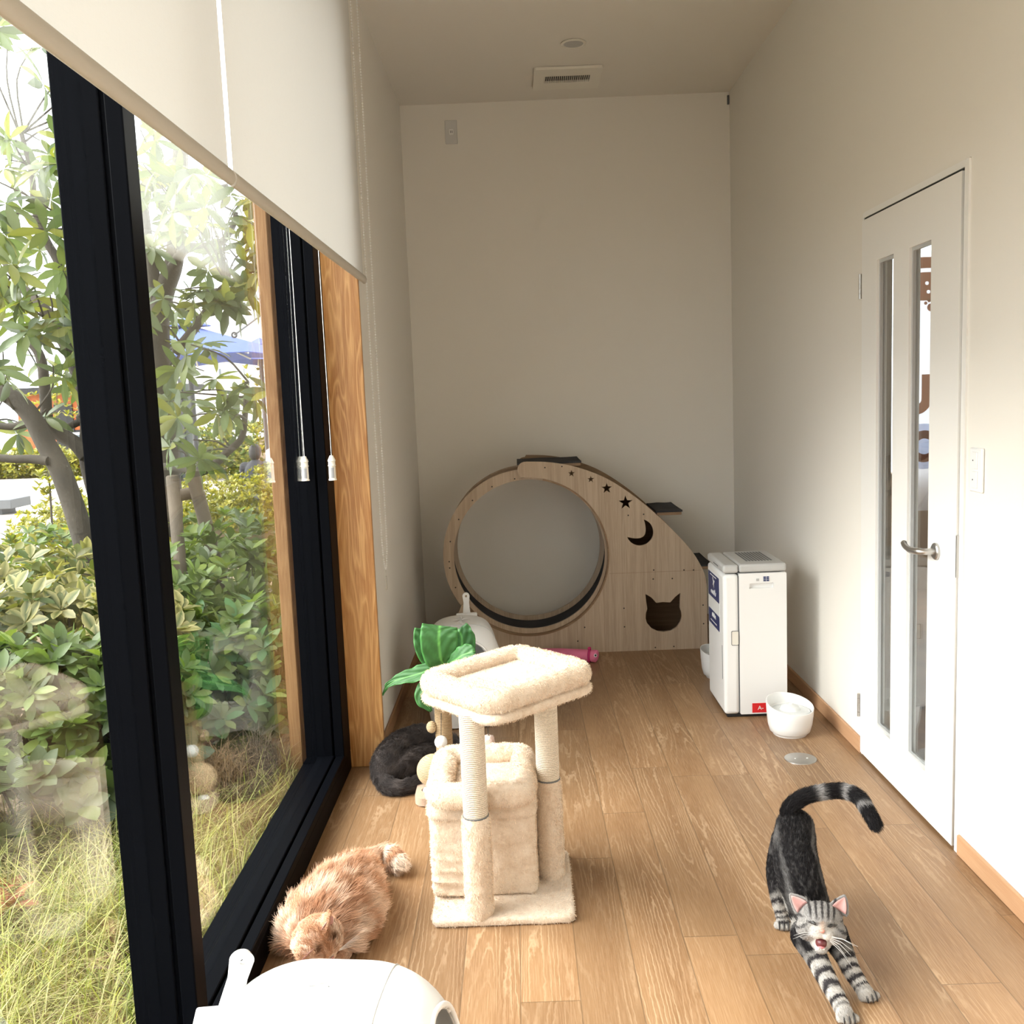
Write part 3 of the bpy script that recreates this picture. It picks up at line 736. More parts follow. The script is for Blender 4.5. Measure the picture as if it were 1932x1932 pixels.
def perch(name, hx, hy, r, z0, z1, e, wrr):
    rings = []
    nz = 10
    for i in range(nz + 1):
        z = z0 + (z1 - z0) * i / nz; zb = min(z - z0, z1 - z); ins = e - math.sqrt(max(0, e * e - (e - zb) ** 2)) if zb < e else 0
        rings.append([lump(PC + U * u + W * w + N * z, wrr) for u, w in resample_loop(rrect(hx - ins, hy - ins, r, 8), 90)])
    return MB().loft(rings).build(name, 'plush', ct, smooth=1.2)
perch('top_bed_board', 0.198, 0.170, 0.05, -0.036, -0.006, 0.014, 0.002)
perch('top_bed_cushion', 0.165, 0.135, 0.04, -0.008, 0.022, 0.014, 0.003)
rp = [PC + U * u + W * w + N * 0.022 for k, (u, w) in enumerate(resample_loop(rrect(0.170, 0.142, 0.036, 10), 110))]
plush_ring('top_bed_rim', rp, 0.033, ct, 0.0025, 20)

# ------------------------------------------------------------------ litter boxes (the same model twice)
def litter_box(label):
    t = thing('litter_box', label, 'litter box', (0, 0, 0), group=None)
    hx, hy = 0.172, 0.235
    def ring(ex, ey, z, r, n=96): return [(x, y, z) for x, y in resample_loop(rrect(ex, ey, r, 10), n)]
    tr = [ring(hx - 0.028, hy - 0.028, 0.0, 0.06), ring(hx - 0.018, hy - 0.018, 0.006, 0.065), ring(hx - 0.006, hy - 0.006, 0.090, 0.075), ring(hx, hy, 0.125, 0.08), ring(hx + 0.004, hy + 0.004, 0.135, 0.08), ring(hx + 0.004, hy + 0.004, 0.150, 0.08), ring(hx - 0.004, hy - 0.004, 0.152, 0.08)]
    ti = [ring(hx - 0.010, hy - 0.010, 0.12, 0.075), ring(hx - 0.026, hy - 0.026, 0.012, 0.06)]
    MB().loft(tr + ti).build('tray', 'white', t, smooth=0.6)
    # hood: rounded dome, entry cut through the front
    V = []; F = []; n = 120; m = 34; H = 0.435
    for i in range(m + 1):
        s = i / m; a = s * PI / 2
        z = 0.150 + (H - 0.150) * math.sin(a) ** 0.92
        c = max(0.0, math.cos(a)) ** 0.42 if i < m else 0.0
        ex, ey = (hx + 0.001) * c * (1 - 0.06 * s), (hy + 0.001) * c * (1 - 0.04 * s)
        for x, y in resample_loop(rrect(max(ex, 1e-4), max(ey, 1e-4), 0.085 * max(c, 0.02) + 0.09 * s * c, 10), n): V.append((x, y - 0.012 * s, z))
    for i in range(m):
        for k in range(n):
            f = (i * n + k, i * n + (k + 1) % n, (i + 1) * n + (k + 1) % n, (i + 1) * n + k)
            q = sum((np.array(V[j]) for j in f)) / 4
            if q[1] < -0.05 and (q[0] / 0.112) ** 2 + ((q[2] - 0.272) / 0.112) ** 2 < 1: continue
            F.append(f)
    h = MB(); h.add(V, F); ho = h.build('hood', 'white', t, smooth=1.0)
    so = ho.modifiers.new('thickness', 'SOLIDIFY'); so.thickness = 0.006; so.offset = -1
    # visor seam arching over the entry
    def surf(x, z):
        a = math.asin(min(1, ((z - 0.15) / (H - 0.15)) ** (1 / 0.92))); c = max(0.0, math.cos(a)) ** 0.42; s = a / (PI / 2)
        return hx * c * (1 - 0.06 * s), hy * c * (1 - 0.04 * s), 0.012 * s
    rim = []
    for k in range(49):
        a = 2 * PI * k / 48; x, z = 0.114 * math.cos(a), 0.272 + 0.114 * math.sin(a)
        ex, ey, off = surf(x, z); r_ = 0.085 + 0.02
        dx = abs(x) - (ex - r_); yy = -ey if dx < 0 else -(ey - r_) - math.sqrt(max(0, r_ * r_ - dx * dx))
        rim.append((x, yy - off, z))
    MB().tube(rim[:-1], 0.0055, 8, closed=True).build('entry_rim', 'white', t, smooth=4)
    lft, rgt = [], []
    for i in range(m + 1):
        R = V[i * n:(i + 1) * n]; xs = []
        for k in range(n):
            a, b = R[k], R[(k + 1) % n]
            if (a[1] + 0.105) * (b[1] + 0.105) < 0:
                t_ = (-0.105 - a[1]) / (b[1] - a[1]); xs.append(a[0] + (b[0] - a[0]) * t_)
        if len(xs) == 2: lft.append((min(xs) - 0.0006, -0.105, R[0][2] + 0.0004)); rgt.append((max(xs) + 0.0006, -0.105, R[0][2] + 0.0004))
    MB().tube(lft + rgt[::-1], 0.0013, 6).build('visor_seam', 'grey', t)
    MB().box(-0.05, 0.05, hy - 0.004, hy + 0.012, 0.13, 0.16).build('clip', 'white', t, bevel=0.003)
    return t
LB1 = litter_box('white hooded litter box in the back left corner behind the leafy post')
LB2 = copy_tree(LB1)
LB2['label'] = 'white hooded litter box cut by the bottom edge of the photo, before the ginger cat'
LB1.location = (-0.285, 4.245, 0); LB1.rotation_euler = (0, 0, math.radians(6))
LB2.location = (-0.368, 1.535, 0); LB2.rotation_euler = (0, 0, math.radians(84))
def scoop(label):
    s = thing('litter_scoop', label, 'scoop', (0, 0, 0))
    hole = circle2(0, 0.062, 0.0055, 16)
    o = [(-0.017, -0.02), (0.017, -0.02), (0.013, 0.03), (0.017, 0.062)] + circle2(0, 0.062, 0.017, 14, 0, PI, True)[1:-1] + [(-0.017, 0.062), (-0.013, 0.03)]
    link('handle', plate([o, hole], 0.012, lambda u, v, w: (u, w, v)), 'white', s, bevel=0.003)
    MB().box(-0.05, 0.05, -0.006, 0.010, -0.155, -0.02).build('scoop_blade', 'white', s, bevel=0.005)
    return s
s1 = scoop('white scoop handle standing up behind the litter box in the back left corner')
s2 = copy_tree(s1); s2['label'] = 'white scoop handle at the window end of the litter box at the bottom edge'
s1.location = (-0.274, 4.50, 0.425); s1.rotation_euler = (0, 0, math.radians(8))
q = onz(440, 1868, 0.40); s2.location = (q.x, q.y, 0.39); s2.rotation_euler = (0.0, math.radians(18), math.radians(35)); s2.scale = (1.2, 1.2, 1.0)

# ------------------------------------------------------------------ leafy scratching post
sp = thing('scratching_post', 'jute cat scratching post topped with big green fabric leaves', 'scratching post', (-0.31, 3.42, 0))
SX, SY = -0.312, 3.42
link('base_board', plate([rrect(0.15, 0.17, 0.04, 8, -0.262, 3.405), circle2(-0.372, 3.315, 0.021, 24), circle2(-0.30, 3.275, 0.021, 24)], 0.028, lambda u, v, w: (u, v, 0.018 + w)), 'pad_beige', sp, bevel=0.004)
MB().box(-0.40, -0.125, 3.245, 3.565, 0.0, 0.006).build('base_bottom', 'pad_beige', sp)
MB().ball((-0.372, 3.315, 0.026), 0.017, 16, 10).build('track_ball', 'white', sp, smooth=4)
MB().ball((-0.30, 3.275, 0.026), 0.017, 16, 10).build('track_ball', 'white', sp, smooth=4)
MB().tube([(SX, SY, 0.03), (SX, SY, 0.31)], 0.031, 32).build('post', 'jute', sp, smooth=0.7)
MB().lathe([(0.0, -0.055)] + [(0.058 * math.cos(t), 0.058 * math.sin(t)) for t in [-PI / 2 + PI * k / 16 for k in range(1, 16)]] + [(0.0, 0.058)], (-0.352, 3.345, 0.092), 28, (0.25, -0.1, 1)).build('jute_ball', 'jute_light', sp, smooth=4)
MB().ball((-0.355, 3.405, 0.232), (0.019, 0.019, 0.022), 14, 10).build('jute_knob', 'jute_light', sp, smooth=4)
q = ony(832, 1400, 3.37); b1 = MB().ball(q, 0.0235, 18, 12).build('pompom', 'pompom', sp, smooth=4)
MB().tube([q, (q.x + 0.004, 3.39, 0.29)], 0.0012, 6).build('string', 'black', b1)
q = ony(922, 1397, 3.40); b2 = MB(); rnd = random.Random(3)
b2.ball(q, 0.0225, 18, 12); b2.v = [tuple(Vector(p) + Vector((rnd.uniform(-1, 1), rnd.uniform(-1, 1), rnd.uniform(-1, 1))) * 0.003) for p in b2.v]
b2 = b2.build('pompom', 'pompom_pink', sp, smooth=4)
MB().tube([q, (q.x - 0.003, 3.40, 0.265), (-0.20, 3.41, 0.30), (SX, SY, 0.31)], 0.0013, 6).build('string', 'black', b2)
def broad_leaf(pts, widths, nrm, seed, fold=0.25, green=(0.042, 0.155, 0.034)):
    """wide arching leaf: midrib points, half widths, side direction from the normal"""
    C = spline(pts, 5); wd = [w[0] for w in spline([(w,) for w in widths], 5)]
    V = []; F = []; colr = []; rnd = random.Random(seed); nx = 8
    for i, c in enumerate(C):
        c = Vector(c); a = Vector(C[max(0, i - 1)]); b = Vector(C[min(len(C) - 1, i + 1)]); tng = (b - a).normalized()
        side = tng.cross(Vector(nrm)).normalized(); up = side.cross(tng).normalized()
        for k in range(-nx, nx + 1):
            u = k / nx; rip = 0.003 * math.sin(i * 1.7 + seed) * u * u + 0.002 * math.sin(abs(u) * 11 - i * 1.1)
            V.append(c + side * wd[i] * u + up * (wd[i] * fold * abs(u) - 0.35 * wd[i] * u ** 4 * fold + rip))
            vein = max(0, math.sin(abs(u) * 9 - i * 1.25)) ** 6
            g = 0.80 + 0.35 * rnd.random() * 0.4 + 0.45 * vein * (0.4 + 0.6 * (1 - abs(u)))
            edge = 1.0 + 0.9 * max(0, abs(u) - 0.86) / 0.14
            mid = 2.6 if k == 0 else 1.0
            f = g * edge * mid
            colr.append((green[0] * f * (1.3 if k == 0 else 1), green[1] * f, green[2] * f))
    w2 = 2 * nx + 1
    for i in range(len(C) - 1):
        for k in range(w2 - 1): F.append((i * w2 + k, i * w2 + k + 1, (i + 1) * w2 + k + 1, (i + 1) * w2 + k))
    o = link('leaf', npmesh('leaf', V, F, colr), 'fake_leaf', sp, smooth=4)
    so = o.modifiers.new('thickness', 'SOLIDIFY'); so.thickness = 0.0012
    return o
def L3(lst): return [tuple(ony(x, y, d)) for x, y, d in lst]
broad_leaf(L3([(838, 1256, 3.40), (831, 1240, 3.385), (828, 1208, 3.375), (829, 1188, 3.38), (830, 1180, 3.385)]), [0.034, 0.060, 0.067, 0.066, 0.064], (0, -1, 0.2), 1, 0.04)
broad_leaf(L3([(838, 1266, 3.43), (815, 1242, 3.43), (805, 1215, 3.43), (802, 1196, 3.44), (803, 1187, 3.445)]), [0.012, 0.040, 0.046, 0.042, 0.040], (0.2, -1, 0.2), 2, 0.05)
broad_leaf(L3([(846, 1262, 3.45), (866, 1240, 3.46), (872, 1210, 3.46), (868, 1194, 3.46), (864, 1187, 3.465)]), [0.012, 0.046, 0.052, 0.046, 0.040], (-0.25, -1, 0.1), 3, 0.05, (0.028, 0.115, 0.026))
broad_leaf(L3([(838, 1266, 3.41), (852, 1250, 3.37), (870, 1238, 3.34), (888, 1230, 3.33), (897, 1228, 3.33)]), [0.004, 0.026, 0.036, 0.030, 0.006], (-0.1, -0.75, 0.65), 4, 0.25)
broad_leaf(L3([(842, 1262, 3.41), (815, 1262, 3.40), (785, 1273, 3.40), (755, 1281, 3.41), (732, 1293, 3.42), (722, 1312, 3.43)]), [0.004, 0.026, 0.030, 0.022, 0.010, 0.002], (0, -0.75, 0.65), 5, 0.3)
broad_leaf(L3([(838, 1275, 3.42), (816, 1285, 3.40), (800, 1302, 3.38), (800, 1322, 3.37), (814, 1342, 3.37)]), [0.004, 0.022, 0.030, 0.028, 0.004], (-0.2, -0.9, 0.4), 6, 0.2)
st = MB()
for a in ((-0.02, -0.02), (0.02, -0.01), (0.0, 0.02), (-0.02, 0.01)): st.tube([(SX, SY, 0.30), (SX + a[0], SY + a[1], 0.40), (SX + a[0] * 1.2, SY + a[1] * 1.2, 0.45)], 0.004, 8)
st.build('stem', 'jute', sp, smooth=1)

# ------------------------------------------------------------------ dehumidifier
dh = thing('dehumidifier', 'white dehumidifier with grey top, blue poster and red sticker by the right wall', 'dehumidifier', (0.99, 4.2, 0))
X0, X1, Y0, Y1, XS = 0.850, 1.120, 4.045, 4.385, 0.918
def rbox(name, x0, x1, y0, y1, z0, z1, mat, bev, parent=dh): return MB().box(x0, x1, y0, y1, z0, z1).build(name, mat, parent, bevel=bev, seg=4)
rbox('plinth', X0 + 0.012, X1 - 0.01, Y0 + 0.010, Y1 - 0.01, 0.0, 0.022, 'black', 0.004)
fp = rbox('front_tank', X0, XS - 0.0015, Y0, Y1, 0.014, 0.630, 'white', 0.016)
def dpt(px, py): q = ony(px, py, Y0); return q.x, q.z
mb = rbox('body', XS + 0.0005, X1, Y0 + 0.014, Y1, 0.014, 0.632, 'white', 0.004)
xa, za = dpt(1414, 1112); xb, zb = dpt(1459, 1099); xh, zh, wh, hh = (xa + xb) / 2, (za + zb) / 2, (xb - xa) / 2, (zb - za) / 2
sk_ = link('side_panel', plate([rrect((X1 - XS) / 2, 0.309, 0.006, 4, (X1 + XS) / 2, 0.323), rrect(wh, hh, 0.003, 4, xh, zh)], 0.014, lambda u, v, w: (u, Y0 + 0.0075 + w, v)), 'white', dh, bevel=0.0015)
MB().box(xh - wh, xh + wh, Y0 + 0.003, Y0 + 0.014, zh - hh - 0.002, zh - hh + 0.003).build('grip_lip', 'white', sk_, bevel=0.001)
rbox('core', XS - 0.01, XS + 0.01, Y0 + 0.006, Y1 - 0.006, 0.02, 0.62, 'dark_grey', 0.0)
tf = rbox('top_front', X0, XS - 0.001, Y0, Y1, 0.634, 0.671, 'grey', 0.012)
tc = rbox('top_cover', XS + 0.001, X1, Y0, Y1, 0.636, 0.672, 'grey', 0.010)
g = MB()
for k in range(9): g.box(0.966 + k * 0.0132, 0.9735 + k * 0.0132, Y0 + 0.075, Y1 - 0.045, 0.6715, 0.6732)
g.build('grille', 'dark_grey', tc)
fy = Y0 - 0.0008
bx, bz = dpt(1445.5, 1092)
bt = MB()
for i in (-1, 1):
    for k in (-1, 0, 1): bt.box(bx + i * 0.0066 - 0.0052, bx + i * 0.0066 + 0.0052, fy - 0.001, Y0 + 0.002, bz + k * 0.0075 - 0.0027, bz + k * 0.0075 + 0.0027)
bt.build('vent_slots', 'navy', mb)
bx, bz = dpt(1429.5, 1094); MB().box(bx - 0.006, bx + 0.006, fy - 0.001, Y0 + 0.002, bz - 0.005, bz + 0.005).build('sensor_window', 'grey', mb, bevel=0.001)
xa, za = dpt(1380, 1218); xb, zb = dpt(1394, 1190)
link('tank_grip', plate([rrect((xb - xa) / 2, (zb - za) / 2, 0.006, 6, (xa + xb) / 2, (za + zb) / 2), rrect((xb - xa) / 2 - 0.002, (zb - za) / 2 - 0.002, 0.005, 6, (xa + xb) / 2, (za + zb) / 2)], 0.002, lambda u, v, w: (u, Y0 - 0.0008 + w, v)), 'dark_grey', fp)
MB().box(xa + 0.002, xb - 0.001, Y0 - 0.0006, Y0 + 0.001, za + 0.002, zb - 0.002).build('grip_floor', 'white_warm', fp)
MB().box(X0 - 0.0007, X0 + 0.001, Y0 + 0.030, Y0 + 0.036, 0.165, 0.315).build('water_gauge', 'dark_grey', fp)
MB().box(X0 - 0.0005, X0 + 0.001, Y0 + 0.10, Y0 + 0.20, 0.648, 0.653).build('display_slot', 'dark_grey', tf)
# poster on the appliance front (code square left out)
def onx_(px, py, x): d = _ray(px, py); t = x / d[0]; return d[1] * t, CAMH + d[2] * t
PY1 = min(Y1 - 0.03, onx_(1337, 1076, X0)[0]); PY0 = onx_(1357, 1091, X0)[0]; PT = onx_(1357, 1092, X0)[1]; PB = onx_(1357.5, 1192, X0)[1]; PH = PT - PB
po = MB().box(X0 - 0.0012, X0 - 0.0002, PY0, PY1, PB, PT).build('poster', 'white', dh)
XP = X0 - 0.0016; PYM = (PY0 + PY1) / 2
link('blue_panel', plate([rrect((PY1 - PY0) / 2, PH * 0.235, 0.008, 4, PYM, PT - PH * 0.235)], 0.0006, lambda u, v, w: (XP + w, u, v)), 'navy', po)
link('blue_panel', plate([rrect((PY1 - PY0) / 2, PH * 0.14, 0.008, 4, PYM, PB + PH * 0.14)], 0.0006, lambda u, v, w: (XP + w, u, v)), 'navy', po)
bird = [(0.0, 0.012), (0.014, 0.030), (0.018, 0.022), (0.006, 0.004), (0.014, -0.014), (0.004, -0.008), (-0.008, -0.026), (-0.006, -0.004), (-0.020, 0.012), (-0.014, 0.016)]
link('emblem', plate([[(PYM + u * 1.2, PT - PH * 0.17 + v * 0.9) for u, v in bird]], 0.0006, lambda u, v, w: (XP - 0.0006 + w, u, v)), 'white', po)
def scribble(y0, z0, w, h, n, sd):
    rr = random.Random(sd); p = []; sq = MB()
    for k in range(n + 1): p.append((XP - 0.0006, y0 - w * k / n, z0 + (h if k % 2 else 0) * rr.uniform(0.5, 1.0)))
    sq.tube(spline(p, 4), 0.0012, 5).build('script_mark', 'white', po)
scribble(PYM + 0.06, PT - PH * 0.40, 0.11, 0.030, 9, 4); scribble(PYM + 0.04, PB + PH * 0.16, 0.08, 0.022, 8, 5); scribble(PYM + 0.07, PT - PH * 0.05, 0.13, 0.004, 22, 8); scribble(PYM + 0.07, PB + PH * 0.07, 0.13, 0.004, 22, 9)
xa, za = dpt(1419.5, 1344.5); xb = xa + 0.10; zb = za + 0.0415
rs = MB().box(xa, xb, Y0 - 0.0012, Y0 + 0.001, za, zb).build('red_sticker', 'red', dh)
link('lettering', text_mesh('A-', 0.026, lambda u, v, w: (xa + 0.036 + u, Y0 - 0.0016 - w, za + 0.020 + v)), 'white', rs)

# ------------------------------------------------------------------ water fountains
def fountain(label, x, y, rz):
    f = thing('water_fountain', label, 'water fountain', (0, 0, 0))
    def tilt(m, z0):
        m.v = [(p[0], p[1], p[2] + (0.022 * (p[1] / 0.1) - 0.010 * (p[0] / 0.1)) * max(0, (p[2] - 0.06)) / 0.08 if p[2] > 0.06 else p[2]) for p in m.v]; return m
    pr = [(0, 0), (0.070, 0), (0.073, 0.008), (0.078, 0.012), (0.084, 0.018), (0.092, 0.05), (0.097, 0.10), (0.099, 0.140), (0.0985, 0.1425), (0.0955, 0.1425), (0.0945, 0.138), (0.091, 0.105), (0, 0.104)]
    tilt(MB().lathe(pr, n=56), 0).build('bowl', 'white', f, smooth=0.8)
    MB().lathe([(0, 0.1), (0.080, 0.1), (0.082, 0.112), (0.074, 0.117), (0.045, 0.117), (0.042, 0.120), (0.036, 0.133), (0.020, 0.140), (0.010, 0.141), (0.008, 0.137), (0, 0.137)], n=40).build('fountain_lid', 'clear_lid', f, smooth=0.6)
    f.location = (x, y, 0); f.scale = (0.96, 0.96, 0.88); f.rotation_euler = (0, 0, rz); return f
MT['clear_lid'] = plain('milky_lid', (0.74, 0.76, 0.76), 0.2)
ff = fountain('white round water fountain in front of the dehumidifier', 1.072, 3.835, 0)
ff2 = copy_tree(ff); ff2.location = (0.958, 4.66, 0); ff2.rotation_euler = (0, 0, 0.5)
ff2['label'] = 'white round water fountain half hidden behind the dehumidifier'
for o in (ff, ff2):
    pass

# ------------------------------------------------------------------ pink kicker toy
ty = thing('kicker_toy', 'pink eel-shaped cloth cat toy on the floor before the wheel', 'cat toy', (0.25, 5.09, 0))
a = onz(1030, 1231, 0.03); b = onz(1108, 1238, 0.03)
pts = spline([(a.x - 0.14, a.y + 0.0, 0.028), (a.x, a.y - 0.02, 0.03), ((a.x + b.x) / 2, (a.y + b.y) / 2 - 0.02, 0.033), (b.x - 0.01, b.y, 0.034), (b.x + 0.035, b.y - 0.012, 0.033), (b.x + 0.058, b.y - 0.02, 0.030)], 8)
rr = [0.020 + 0.013 * min(1, i / 14) for i in range(len(pts))]; n_ = len(pts)
for i in range(6): rr[n_ - 1 - i] = 0.034 * math.sqrt(max(0.02, 1 - (1 - i / 6) ** 2))
rr[n_ - 14] = 0.027; rr[n_ - 13] = 0.028
MB().tube(pts, rr, 22).build('body', 'pink', ty, smooth=1.0)
q = Vector(pts[n_ - 14]); dr = (Vector(pts[n_ - 13]) - q).normalized()
rg = MB(); s1_ = dr.orthogonal().normalized(); s2_ = dr.cross(s1_)
rg.tube([q + (s1_ * math.cos(t) + s2_ * math.sin(t)) * 0.032 for t in [2 * PI * k / 24 for k in range(24)]], 0.0065, 8, closed=True)
rg.ball(q + Vector((0.0, -0.004, 0.040)), (0.010, 0.006, 0.010), 10, 8)
rg.build('ribbon', 'pink_dark', ty, smooth=2)
q = onz(1119, 1236, 0.045); MB().lathe([(0, 0), (0.009, 0), (0.009, 0.002), (0, 0.002)], (b.x + 0.040, b.y - 0.043, 0.044), 14, (0.4, -1, 0.35)).build('eye', 'white', ty)
MB().lathe([(0, 0), (0.0055, 0), (0.004, 0.003), (0, 0.003)], (b.x + 0.041, b.y - 0.0445, 0.045), 12, (0.4, -1, 0.35)).build('pupil', 'eye_dark', ty)

# ------------------------------------------------------------------ cats: one continuous body each, fur as its child
class Creature:
    def __init__(s): s.S = []; s.ell = []
    def chain(s, name, pts, flow=1, n=10):
        """pts: (x, y, z, r); the fur lies from the first point to the last when flow is 1"""
        Q = spline(pts, n); P = np.array(Q)[:, :3]
        for i, q in enumerate(Q):
            t = P[min(len(P) - 1, i + 1)] - P[max(0, i - 1)]; t = t / (np.linalg.norm(t) + 1e-9)
            s.S.append((name, i / (len(Q) - 1), P[i], q[3], t * flow))
    def ball(s, name, c, r, axes=None, flow=(0, 0, -1)):
        s.ell.append((Vector(c), r, axes)); s.S.append((name, 0.0, np.array(c), (r if isinstance(r, float) else min(r)), np.array(flow, float)))
    def body(s, name, voxel, smooth, extra=None):
        m = MB(); last = None
        for nm, t, p, r, tg in s.S:
            if last is not None and t > 0 and np.linalg.norm(p - last[0]) < 0.22 * r and t < 1: continue
            if any((Vector(tuple(p)) - e[0]).length < 1e-6 for e in s.ell): continue
            m.ball(tuple(p), r, 14, 9); last = (p, r)
        for c, r, ax in s.ell:
            b = len(m.v); m.ball((0, 0, 0), r, 16, 12)
            for k in range(b, len(m.v)):
                v = Vector(m.v[k]); v = (ax[0] * v.x + ax[1] * v.y + ax[2] * v.z) if ax else v
                m.v[k] = tuple(v + c)
        if extra: extra(m)
        me = m.mesh('tmp'); o = bpy.data.objects.new('tmp', me); COL.objects.link(o)
        r = o.modifiers.new('r', 'REMESH'); r.mode = 'VOXEL'; r.voxel_size = voxel
        q = o.modifiers.new('s', 'SMOOTH'); q.factor = 0.5; q.iterations = smooth
        out = eval_mesh(o); out.name = name; bpy.data.objects.remove(o); bpy.data.meshes.remove(me); return out
    def near(s, P):
        C = np.array([x[2] for x in s.S]); R = np.array([x[3] for x in s.S]); idx = np.empty(len(P), int)
        for i in range(0, len(P), 4000):
            d = np.linalg.norm(P[i:i + 4000, None] - C[None], axis=2) - R[None] * 1.0; idx[i:i + 4000] = d.argmin(1)
        return idx
def mesh_arrays(me):
    n = len(me.vertices); v = np.empty(n * 3); me.vertices.foreach_get('co', v); nv = np.empty(n * 3); me.vertices.foreach_get('normal', nv)
    me.calc_loop_triangles(); t = np.empty(len(me.loop_triangles) * 3, int); me.loop_triangles.foreach_get('vertices', t)
    return v.reshape(-1, 3), nv.reshape(-1, 3), t.reshape(-1, 3)
def set_tint(me, C):
    a = me.attributes.new('tint', 'FLOAT_COLOR', 'POINT'); a.data.foreach_set('color', np.c_[C, np.ones(len(C))].astype(np.float32).ravel())
def nz(P, f, seed=0.0): return np.array([mnoise.noise(Vector(p) * f + Vector((seed, seed * 0.7, -seed))) for p in P])
def fur(parent, me, cre, n, seed, length, color, lay, radius, wild=0.25, keep=None, gravity=0.0, clump=0.0):
    rng = np.random.default_rng(seed); v, nv, tr = mesh_arrays(me)
    a, b, c = v[tr[:, 0]], v[tr[:, 1]], v[tr[:, 2]]
    ar = np.linalg.norm(np.cross(b - a, c - a), axis=1); k = rng.choice(len(tr), n, p=ar / ar.sum())
    r1 = np.sqrt(rng.random(n)); r2 = rng.random(n); w = np.stack([1 - r1, r1 * (1 - r2), r1 * r2], 1)
    P = (v[tr[k]] * w[:, :, None]).sum(1); N = (nv[tr[k]] * w[:, :, None]).sum(1); N /= np.linalg.norm(N, axis=1, keepdims=True)
    if keep is not None: m = keep(P, N); P, N = P[m], N[m]; n = len(P)
    idx = cre.near(P); T = np.array([x[4] for x in cre.S])[idx]
    T = T - N * (T * N).sum(1, keepdims=True); T /= np.maximum(np.linalg.norm(T, axis=1, keepdims=True), 1e-3)
    L = length(P, idx) * rng.uniform(0.65, 1.15, n); Cc = color(P, N, idx)
    Cc = Cc * (1 + 0.14 * rng.standard_normal((n, 1))).clip(0.55, 1.5)
    j = rng.standard_normal((n, 3)) * wild
    if clump:
        q = np.stack([nz(P, 55, 3.1), nz(P, 55, 9.7), nz(P, 55, 17.3)], 1); j = j * 0.5 + q * clump
    D0 = N * (1 - lay) + T * lay + j * 0.5; D0 /= np.linalg.norm(D0, axis=1, keepdims=True)
    D1 = N * (1 - lay) * 0.35 + T * lay * 1.3 + j + np.array([0, 0, -gravity]); D1 /= np.linalg.norm(D1, axis=1, keepdims=True)
    K = np.zeros((n, 4, 3)); K[:, 0] = P - N * 0.001; K[:, 1] = P + D0 * (L * 0.33)[:, None]; K[:, 2] = K[:, 1] + (D0 * 0.5 + D1 * 0.5) * (L * 0.33)[:, None]; K[:, 3] = K[:, 2] + D1 * (L * 0.34)[:, None]
    K[:, :, 2] = np.maximum(K[:, :, 2], 0.0015)
    hc = bpy.data.hair_curves.new('fur'); hc.add_curves([4] * n)
    hc.attributes['position'].data.foreach_set('vector', (K - np.array(wmat(parent).translation)).astype(np.float32).ravel())
    ra = hc.attributes.get('radius') or hc.attributes.new('radius', 'FLOAT', 'POINT')
    ra.data.foreach_set('value', np.tile(np.array([1.0, 0.85, 0.6, 0.12]) * radius, n).astype(np.float32))
    ca = hc.attributes.new('tint', 'FLOAT_COLOR', 'POINT')
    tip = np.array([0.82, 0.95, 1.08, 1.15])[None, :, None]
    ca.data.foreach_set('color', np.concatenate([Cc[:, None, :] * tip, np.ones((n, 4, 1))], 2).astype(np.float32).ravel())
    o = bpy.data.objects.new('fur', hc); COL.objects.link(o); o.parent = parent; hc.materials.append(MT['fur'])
    return o
def frame(f, roll=0.0):
    f = Vector(f).normalized(); r = f.cross(Vector((0, 0, 1))).normalized(); u = r.cross(f).normalized()
    if roll: r, u = r * math.cos(roll) + u * math.sin(roll), u * math.cos(roll) - r * math.sin(roll)
    return r, u, f
def ear_shape(m, base, tip, side, fwd, w, th=0.004):
    """thin triangular ear, hollow towards fwd"""
    base, tip, side, fwd = map(Vector, (base, tip, side, fwd)); ax = tip - base; n = 8
    for i in range(n + 1):
        t = i / n; c = base + ax * t; hw = w * (1 - t ** 1.7) * 1.0 + 0.003
        for k in range(-3, 4):
            u = k / 3; m.ball(tuple(c + side * hw * u * 0.85 - fwd * (0.012 * (1 - u * u)) * (1 - t)), th * (1.15 - 0.3 * t), 6, 4)

# ---- silver tabby, stretching and yawning
tb = thing('cat', 'dark grey tabby cat stretching on the floor with its mouth open and tail arched', 'cat', tuple(onz(1530, 1760, 0.0)))
T = Creature()
def zz(px, py, z, r): q = onz(px, py, z); return (q.x, q.y, q.z, r)
spine = [zz(1500, 1562, .250, .050), zz(1499, 1600, .238, .054), zz(1506, 1645, .218, .055), zz(1520, 1690, .178, .051), zz(1534, 1722, .140, .045), zz(1541, 1750, .108, .040)]
T.chain('spine', spine, -1)
T.chain('belly', [zz(1502, 1600, .205, .045), zz(1508, 1660, .180, .048), zz(1522, 1715, .130, .046), zz(1540, 1765, .092, .040)], -1)
T.chain('tail', [zz(1492, 1553, .270, .026), zz(1490, 1528, .305, .021), zz(1512, 1506, .338, .019), zz(1545, 1496, .352, .0185), zz(1585, 1492, .355, .0185), zz(1618, 1503, .350, .018), zz(1637, 1529, .330, .0175), zz(1652, 1556, .312, .0155)], 1)
T.chain('hind_leg', [zz(1486, 1590, .200, .044), zz(1470, 1640, .130, .034), zz(1468, 1690, .075, .021), zz(1474, 1722, .035, .0165), zz(1477, 1741, .014, .0155)], 1)

